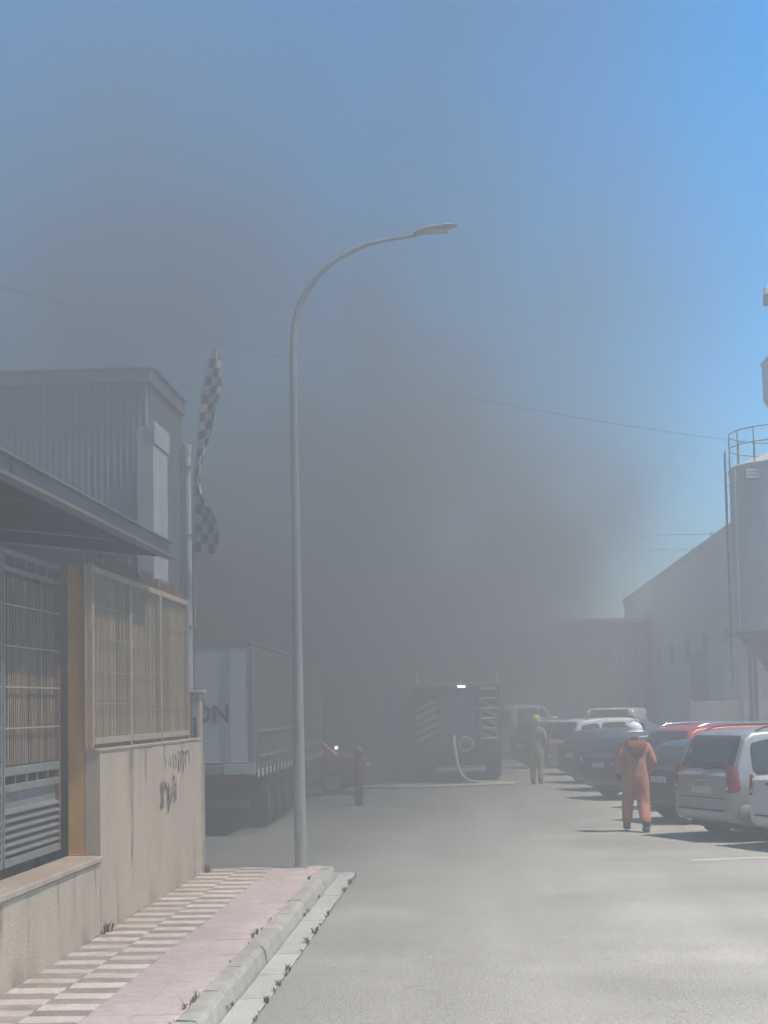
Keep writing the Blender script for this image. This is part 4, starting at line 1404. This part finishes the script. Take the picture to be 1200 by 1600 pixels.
EDG = [('pelvis', 'waist'), ('waist', 'chest'), ('chest', 'neck'), ('neck', 'head0'), ('chest', 'sh_l'), ('chest', 'sh_r'), ('sh_l', 'elbow_l'), ('elbow_l', 'wrist_l'),
       ('sh_r', 'elbow_r'), ('elbow_r', 'wrist_r'), ('pelvis', 'hip_l'), ('pelvis', 'hip_r'), ('hip_l', 'knee_l'), ('knee_l', 'shin_l'), ('shin_l', 'ankle_l'), ('hip_r', 'knee_r'), ('knee_r', 'shin_r'), ('shin_r', 'ankle_r')]
walker = {
    'pelvis': ((0, 0, .96), (.165, .125)), 'waist': ((0, .01, 1.14), (.17, .125)), 'chest': ((0, .02, 1.36), (.185, .13)), 'neck': ((0, .03, 1.53), (.075, .075)), 'head0': ((0, .045, 1.58), (.06, .065)),
    'head': ((0, .05, 1.67), (0, 0)), 'sh_l': ((-.19, .02, 1.43), (.095, .09)), 'elbow_l': ((-.27, -.03, 1.15), (.08, .075)), 'wrist_l': ((-.235, .16, .98), (.058, .052)),
    'sh_r': ((.19, .02, 1.43), (.095, .09)), 'elbow_r': ((.275, -.02, 1.15), (.08, .075)), 'wrist_r': ((.24, .18, .98), (.058, .052)),
    'hip_l': ((-.10, 0, .86), (.125, .125)), 'knee_l': ((-.115, .17, .50), (.10, .10)), 'shin_l': ((-.12, .20, .27), (.095, .095)), 'ankle_l': ((-.125, .22, .12), (.085, .085)),
    'hip_r': ((.10, 0, .86), (.125, .125)), 'knee_r': ((.095, -.02, .48), (.105, .105)), 'shin_r': ((.095, -.16, .26), (.098, .098)), 'ankle_r': ((.095, -.26, .11), (.09, .09))}
stander = {k: (v[0], v[1]) for k, v in walker.items()}
stander.update({'knee_l': ((-.10, .02, .49), (.085, .085)), 'shin_l': ((-.10, .0, .28), (.085, .085)), 'ankle_l': ((-.10, -.01, .095), (.08, .08)),
                'knee_r': ((.10, .02, .49), (.085, .085)), 'shin_r': ((.10, .0, .28), (.085, .085)), 'ankle_r': ((.10, -.01, .095), (.08, .08)),
                'elbow_l': ((-.26, -.02, 1.15), (.075, .07)), 'wrist_l': ((-.24, .06, .92), (.055, .05)), 'elbow_r': ((.26, .0, 1.16), (.075, .07)), 'wrist_r': ((.16, .20, 1.08), (.055, .05))})
# the 'head' joint only places the head; it is not part of the skin graph
_old = person


def person2(name, label, loc, rz, J, suit, helmet, **kw):
    J2 = dict(J)
    r_ = _old(name, label, loc, rz, J2, EDG, suit, helmet, **kw)
    return r_


pr = person2('person', 'person in orange overalls and white helmet walking away along the road', (2.66, 25.2, 0), R(4), walker, 'suit_orange', 'helmet_white', hood='suit_dark_orange')
pr.scale = (1.06, 1.02, .97)
pr = person2('person', 'person in tan turnout suit and yellow helmet standing by the dark cars', (1.66, 40.9, 0), R(-14), stander, 'suit_tan', 'helmet_yellow', collar='white_render')

# ------------------------------------------------------------------ right side: silo, hopper tower, sheds, warehouse
SX, SY, SR = 9.95, 47.0, 1.8
t = thing('silo', 'grey steel silo on legs with ladder and roof railing at the right edge', 'silo', (SX, SY, 0))
part('shell', MB().lathe([(SR, 4.2), (SR, 9.35)], (SX, SY, 0), 'z', 40), 'silo', t)
for z in (4.2, 5.9, 7.6, 9.3):
    part('ring', MB().lathe([(SR - .01, z - .04), (SR + .03, z - .04), (SR + .03, z + .04), (SR - .01, z + .04)], (SX, SY, 0), 'z', 40, False), 'silo_leg' if z < 5 else 'silo', t)
part('roof_cone', MB().lathe([(SR + .02, 9.36), (.35, 9.95), (0, 9.95)], (SX, SY, 0), 'z', 40), 'silo', t)
part('hopper_cone', MB().lathe([(SR, 4.2), (.3, 2.6), (.3, 2.2)], (SX, SY, 0), 'z', 40), 'silo_leg', t)
hx_ = MB()
for dx, dy in ((-1.5, -.6), (-1.02, -1.3), (1.3, -1.2), (-1.0, 1.3), (1.3, 1.2)):
    part('leg', MB().box((SX + dx - .055, SY + dy - .05, 0), (SX + dx + .055, SY + dy + .05, 4.25)), 'silo_leg', t)
    if dx < -.9 and dy < 0:
        for z in (1.6, 2.35, 3.05, 3.75):
            part('leg_step', MB().box((SX + dx - .25, SY + dy - .1, z), (SX + dx + .25, SY + dy - .04, z + .03)), 'silo_leg', t)
part('brace', MB().beam((SX - 1.45, SY - .65, 3.75), (SX - 1.0, SY - 1.3, 2.9), .06), 'silo_leg', t)
part('brace', MB().beam((SX - 1.0, SY - 1.32, 2.9), (SX + 1.3, SY - 1.25, .6), .06), 'silo_leg', t)
part('brace', MB().beam((SX - 1.0, SY - 1.36, 3.8), (SX + 1.3, SY - 1.3, 1.6), .06), 'silo_leg', t)
lx, ly = SX - SR - .16, SY - .25
part('ladder', MB().tube([(lx, ly, 2.6), (lx, ly, 9.9)], .022, 6).tube([(lx + .03, ly + .38, 2.6), (lx + .03, ly + .38, 9.9)], .022, 6), 'silo_leg', t)
for k in range(24):
    part('rung', MB().tube([(lx, ly, 2.8 + k * .3), (lx + .03, ly + .38, 2.8 + k * .3)], .013, 6), 'silo_leg', t)
for z in (4.4, 6.6, 8.8):
    part('ladder_bracket', MB().beam((lx, ly, z), (SX - SR + .05, ly + .1, z), .03), 'silo_leg', t)
rl = []
for k in range(17):
    a = 2 * math.pi * k / 16
    rl.append((SX + SR * math.cos(a), SY + SR * math.sin(a)))
for zr in (10.0, 10.45):
    part('guard_rail', MB().tube([(x, y, zr) for x, y in rl], .018, 6, cap=False), 'silo_leg', t)
for x, y in rl[:-1]:
    part('rail_post', MB().tube([(x, y, 9.36), (x, y, 10.46)], .018, 6), 'silo_leg', t)
vt_a = math.radians(222)
vx, vy = SX + (SR + .02) * math.cos(vt_a), SY + (SR + .02) * math.sin(vt_a)
vent = part('vent', MB().cbox((vx - .22, vy - .14, 8.82), (vx + .24, vy + .1, 9.16), .02), 'silo_leg', t)
for k in range(3):
    part('louvre', MB().cbox((vx - .2, vy - .17, 8.86 + k * .1), (vx + .22, vy - .145, 8.93 + k * .1), .004), 'white_metal', vent)
part('access_pipe', MB().tube([(SX - SR + .02, SY - .75, 4.3), (SX - SR + .02, SY - .75, 9.2)], .035, 8), 'white_metal', t)

t = thing('hopper_tower', 'grey hopper on a tall steel frame cut by the right edge above the silo', 'tower', (11.3, 50.0, 0))
part('hopper', MB().box((10.12, 49.4, 12.35), (12.2, 51.4, 13.55)).add([(10.12, 49.4, 12.35), (12.2, 49.4, 12.35), (12.2, 51.4, 12.35), (10.12, 51.4, 12.35), (10.75, 50.1, 11.1), (11.4, 50.1, 11.1), (11.4, 50.7, 11.1), (10.75, 50.7, 11.1)],
                                                                           [(0, 1, 5, 4), (1, 2, 6, 5), (2, 3, 7, 6), (3, 0, 4, 7), (4, 5, 6, 7)]), 'silo', t)
part('hopper_rim', MB().cbox((10.06, 49.34, 13.55), (12.26, 51.46, 13.62), .01), 'white_metal', t)
for xx in (10.6, 12.1):
    for yy in (49.5, 51.3):
        part('leg', MB().box((xx - .07, yy - .07, 0), (xx + .07, yy + .07, 12.4)), 'silo_leg', t)
part('brace', MB().beam((10.22, 49.45, 12.2), (10.6, 49.45, 11.2), .05), 'silo_leg', t)
part('lamp_pole', MB().tube([(10.5, 50, 13.6), (10.5, 50, 16.0)], .04, 8).tube([(10.5, 50, 15.9), (10.15, 50, 15.95)], .03, 8), 'galv', t)
part('floodlight', MB().cbox((9.98, 49.85, 15.3), (10.4, 50.1, 15.65), .02), 'silo_leg', t)
part('floodlight_top', MB().cbox((10.0, 49.84, 15.66), (10.4, 50.12, 15.92), .03), 'white_metal', t)

t = thing('white_shed', 'white rendered shed standing behind the silo legs', 'shed', (11.5, 52, 0))
part('wall', MB().box((9.1, 52.0, 0), (16, 55.5, 4.35)), 'white_render', t)
part('roof', MB().box((9.0, 51.9, 4.351), (16.1, 55.6, 4.45)), 'sheet', t)

t = thing('site_wall', 'low pale panel wall along the yard behind the parked cars', 'wall', (9, 51, 0))
for k in range(4):
    for j in range(3):
        x0 = 7.3 + k * 1.75
        part('panel', MB().cbox((x0 + .06, 51.0, .05 + j * .70), (x0 + 1.70, 51.1, .05 + j * .70 + .685), .008), 'white_render', t)
    part('post', MB().box((7.3 + k * 1.75 - .045, 50.96, 0), (7.3 + k * 1.75 + .05, 51.14, 2.2)), 'concrete_panel', t)

t = thing('warehouse', 'long pale concrete panel warehouse receding on the right', 'building', (13, 80, 0))
WX = 11.0
part('core', MB().box((WX + .12, 58, 0), (WX + 24, 109, 9.3)), 'concrete_panel', t)
k = 0
y = 58.0
while y < 109:
    for z0, z1 in ((.02, 2.9), (2.93, 6.0), (6.03, 9.4)):
        win = (z0 > 2 and z1 < 7 and k % 2 == 0)
        pn = part('panel', MB().box((WX + random.uniform(-.012, .012), y + .02, z0), (WX + .118, min(109, y + 2.97), z1)), 'concrete_panel', t)
        if win:
            part('window', MB().box((WX - .03, y + .7, 4.2), (WX - .013, y + 2.3, 5.3)), 'pane', pn)
    k += 1
    y += 3.0
part('parapet', MB().box((WX - .06, 57.9, 9.4), (WX + 24, 109.1, 9.65)), 'white_render', t)
part('roof', MB().prism([(WX + .5, 9.651), (WX + 23, 9.651), (WX + 12, 11.5)], 'y', 58.5, 108.5), 'sheet', t)
part('cable_bracket', MB().box((WX + .15, 69.95, 9.65), (WX + .25, 70.05, 10.0)).box((WX + .15, 75.95, 9.65), (WX + .25, 76.05, 9.95)), 'galv', t)
dr = part('door', MB().box((WX - .05, 71.0, .05), (WX - .014, 76.5, 4.6)), 'slate', t)
part('door_leaf', MB().box((WX - .075, 71.1, .1), (WX - .051, 73.7, 4.5)), 'slate', dr)
part('door_leaf', MB().box((WX - .075, 73.8, .1), (WX - .051, 76.4, 4.5)), 'slate', dr)

t = thing('brick_house', 'red-brown building with tiled roof at the end of the street', 'building', (3, 112, 0))
part('wall', MB().box((-.6, 108, 0), (6.2, 118, 6.7)), 'brick_red', t)
part('roof', MB().prism([(-1.0, 6.701), (6.6, 6.701), (4.8, 7.5), (.8, 7.5)], 'y', 107.6, 118.4), 'roof_tile', t)
for k in range(4):
    for z in (1.2, 4.3):
        w_ = part('window', MB().box((-.1 + k * 1.6, 107.95, z), (.95 + k * 1.6, 107.999, z + 1.5)), 'white_render', t)
        part('pane', MB().box((-.02 + k * 1.6, 107.93, z + .08), (.87 + k * 1.6, 107.949, z + 1.42)), 'pane', w_)
t = thing('grey_block', 'dark grey flat-roofed block between the red-brown building and the warehouse', 'building', (7, 94, 0))
part('wall', MB().box((5.6, 92, 0), (10.6, 102, 7.1)), 'slate', t)
part('parapet', MB().box((5.5, 91.9, 7.1), (10.7, 102.1, 7.35)), 'concrete_panel', t)
for k in range(3):
    for z in (1.3, 4.2):
        w_ = part('window', MB().box((5.9 + k * 1.6, 91.95, z), (7.0 + k * 1.6, 91.999, z + 1.5)), 'concrete_panel', t)
        part('pane', MB().box((5.98 + k * 1.6, 91.93, z + .08), (6.92 + k * 1.6, 91.949, z + 1.42)), 'pane', w_)
part('aerial', MB().tube([(7.2, 93, 7.3), (7.2, 93, 9.0)], .03, 6).tube([(6.8, 93, 8.8), (7.6, 93, 8.8)], .02, 6), 'galv', t)

t = thing('box_lorry', 'white box lorry far behind the fire engine', 'lorry', (2.0, 72, 0))
part('box', MB().cbox((1.0, 70, 1.0), (2.9, 75, 2.95), .03), 'white_render', t)
part('cab', MB().cbox((1.05, 75.2, .5), (2.85, 76.8, 2.4), .08), 'white_render', t)
part('rear_door', MB().cbox((1.08, 69.97, 1.05), (2.82, 69.998, 2.9), .004), 'sign_white', t)
part('chassis', MB().box((1.2, 70.1, .5), (2.7, 76, .98)), 'black', t)
for xx in (1.1, 2.6):
    for yy in (71.2, 75.8):
        part('wheel', MB().lathe([(.2, -.12), (.4, -.12), (.42, 0), (.4, .12), (.2, .12)], (xx + .07, yy, .42), 'x', 20), 'tyre', t)


# ------------------------------------------------------------------ overhead cables and their poles
def pole_(name, label, x, y, h):
    p_ = thing(name, label, 'pole', (x, y, 0))
    part('shaft', MB().tube([(x, y, 0), (x, y, h)], [.15, .10], 12), 'galv_warm', p_)
    part('crossarm', MB().box((x - .5, y - .05, h - .25), (x + .5, y + .05, h - .15)), 'galv_warm', p_)


def cable(label, a, b, sag, r=.0058):
    a, b = Vector(a), Vector(b)
    pts = []
    for k in range(33):
        u = k / 32
        p_ = a.lerp(b, u)
        p_.z -= sag * 4 * u * (1 - u)
        pts.append(p_)
    solo('overhead_cable', MB().tube(pts, r, 6), 'cable', label, 'cable', 'overhead cables')


pole_('utility_pole', 'grey utility pole beside the side street out of sight on the left', -9.5, 21.0, 9.3)
cable('overhead cable crossing from upper left through the smoke to the silo', (-9.5, 21.0, 9.15), (10.6, 47.0, 9.97), .5)
cable('upper of the two thin cables ending at the warehouse roof', (-9, 99, 15.2), (11.2, 70, 9.9), .5, .012)
cable('lower of the two thin cables ending at the warehouse roof', (-9, 99, 14.4), (11.2, 76, 9.8), .5, .012)
pole_('utility_pole', 'grey utility pole far down the left side carrying the thin cables', -9, 99, 15.5)


# ------------------------------------------------------------------ haze and smoke
def volume(name, dens, col, aniso=0.0):
    m = bpy.data.materials.new(name)
    m.use_nodes = True
    nt_ = m.node_tree
    nt_.nodes.remove(nt_.nodes['Principled BSDF'])
    pv = nt_.nodes.new('ShaderNodeVolumePrincipled')
    nt_.links.new(pv.outputs[0], nt_.nodes['Material Output'].inputs['Volume'])
    pv.inputs['Color'].default_value = (*col, 1)
    pv.inputs['Density'].default_value = dens
    pv.inputs['Anisotropy'].default_value = aniso
    return m, nt_, pv


HAZE_D = 0.0056
M['haze'], _, _ = volume('haze', HAZE_D, (.60, .59, .565))
solo('haze', MB().box((-70, -15, -1), (70, 150, 17)), 'haze', 'thin pale smoke haze filling the whole street', 'haze', kind='stuff')

SMOKE = dict(peak=.17, box=((-40, .6, .02), (16, 84, 23)))
M['smoke'], nt, pv = volume('smoke', 0.0, (.352, .354, .352))
N, K = nt.nodes, nt.links
ge = N.new('ShaderNodeNewGeometry')
sp_ = N.new('ShaderNodeSeparateXYZ')
K.new(ge.outputs['Position'], sp_.inputs[0])


def mrange(sock, a, b, lo_v, hi_v):
    r_ = N.new('ShaderNodeMapRange')
    r_.interpolation_type = 'SMOOTHSTEP'
    K.new(sock, r_.inputs[0])
    for i, v in zip((1, 2, 3, 4), (a, b, lo_v, hi_v)):
        r_.inputs[i].default_value = v
    return r_.outputs[0]


def mth(op, a, b):
    q = N.new('ShaderNodeMath')
    q.operation = op
    for i, v in enumerate((a, b)):
        if isinstance(v, (int, float)):
            q.inputs[i].default_value = v
        else:
            K.new(v, q.inputs[i])
    return q.outputs[0]


X_, Y_, Z_ = sp_.outputs


def noise(scale, detail, stretch):
    mp_ = N.new('ShaderNodeMapping')
    mp_.inputs['Scale'].default_value = stretch
    mp_.inputs['Location'].default_value = (3.1, 1.7, 0.4)
    K.new(ge.outputs['Position'], mp_.inputs[0])
    n_ = N.new('ShaderNodeTexNoise')
    n_.inputs['Scale'].default_value = scale
    n_.inputs['Detail'].default_value = detail
    n_.inputs['Roughness'].default_value = .55
    K.new(mp_.outputs[0], n_.inputs['Vector'])
    return n_.outputs[0]


n_big = noise(.17, 2.0, (1.2, .55, 1.0))
# the right-hand flank is ragged, leans right as it rises and drifts right with distance
flank = mth('SUBTRACT', mth('SUBTRACT', X_, mth('MULTIPLY', Y_, .03)), mth('MULTIPLY', mth('SUBTRACT', Z_, 3.5), .62))
flank = mth('ADD', flank, mth('MULTIPLY', mth('SUBTRACT', n_big, .5), 9.0))
side = mrange(flank, 3.9, -4.2, 0, SMOKE['peak'])
near = mth('MULTIPLY', mrange(Z_, 1.0, 6.5, .32, .47), mrange(Y_, 30, 24, 1.0, 1.0))
along = mth('MAXIMUM', near, mrange(Y_, 45, 60, 0, 1))
top = mth('ADD', Z_, mth('MULTIPLY', mth('SUBTRACT', n_big, .5), -12.0))
body_d = mth('MULTIPLY', mth('MULTIPLY', side, along), mrange(top, 15.5, 2.5, 0, 1))
low_d = mth('MULTIPLY', mrange(Z_, 11, .5, 0, .027), mrange(Y_, 3, 20, .5, 1))      # thin layer lying on the street
dens = mth('ADD', mth('MULTIPLY', body_d, mrange(n_big, .34, .66, .33, 1.75)), low_d)
edge = mth('MULTIPLY', mth('MULTIPLY', mrange(Y_, .6, 4, 0, 1), mrange(Y_, 84, 74, 0, 1)), mth('MULTIPLY', mrange(X_, -40, -32, 0, 1), mrange(X_, 16, 12, 0, 1)))
K.new(mth('MULTIPLY', dens, edge), pv.inputs['Density'])
M['smoke'].cycles.volume_step_rate = .5
solo('smoke', MB().box(*SMOKE['box']), 'smoke', 'dense grey smoke drifting across the street from the left', 'smoke', kind='stuff')
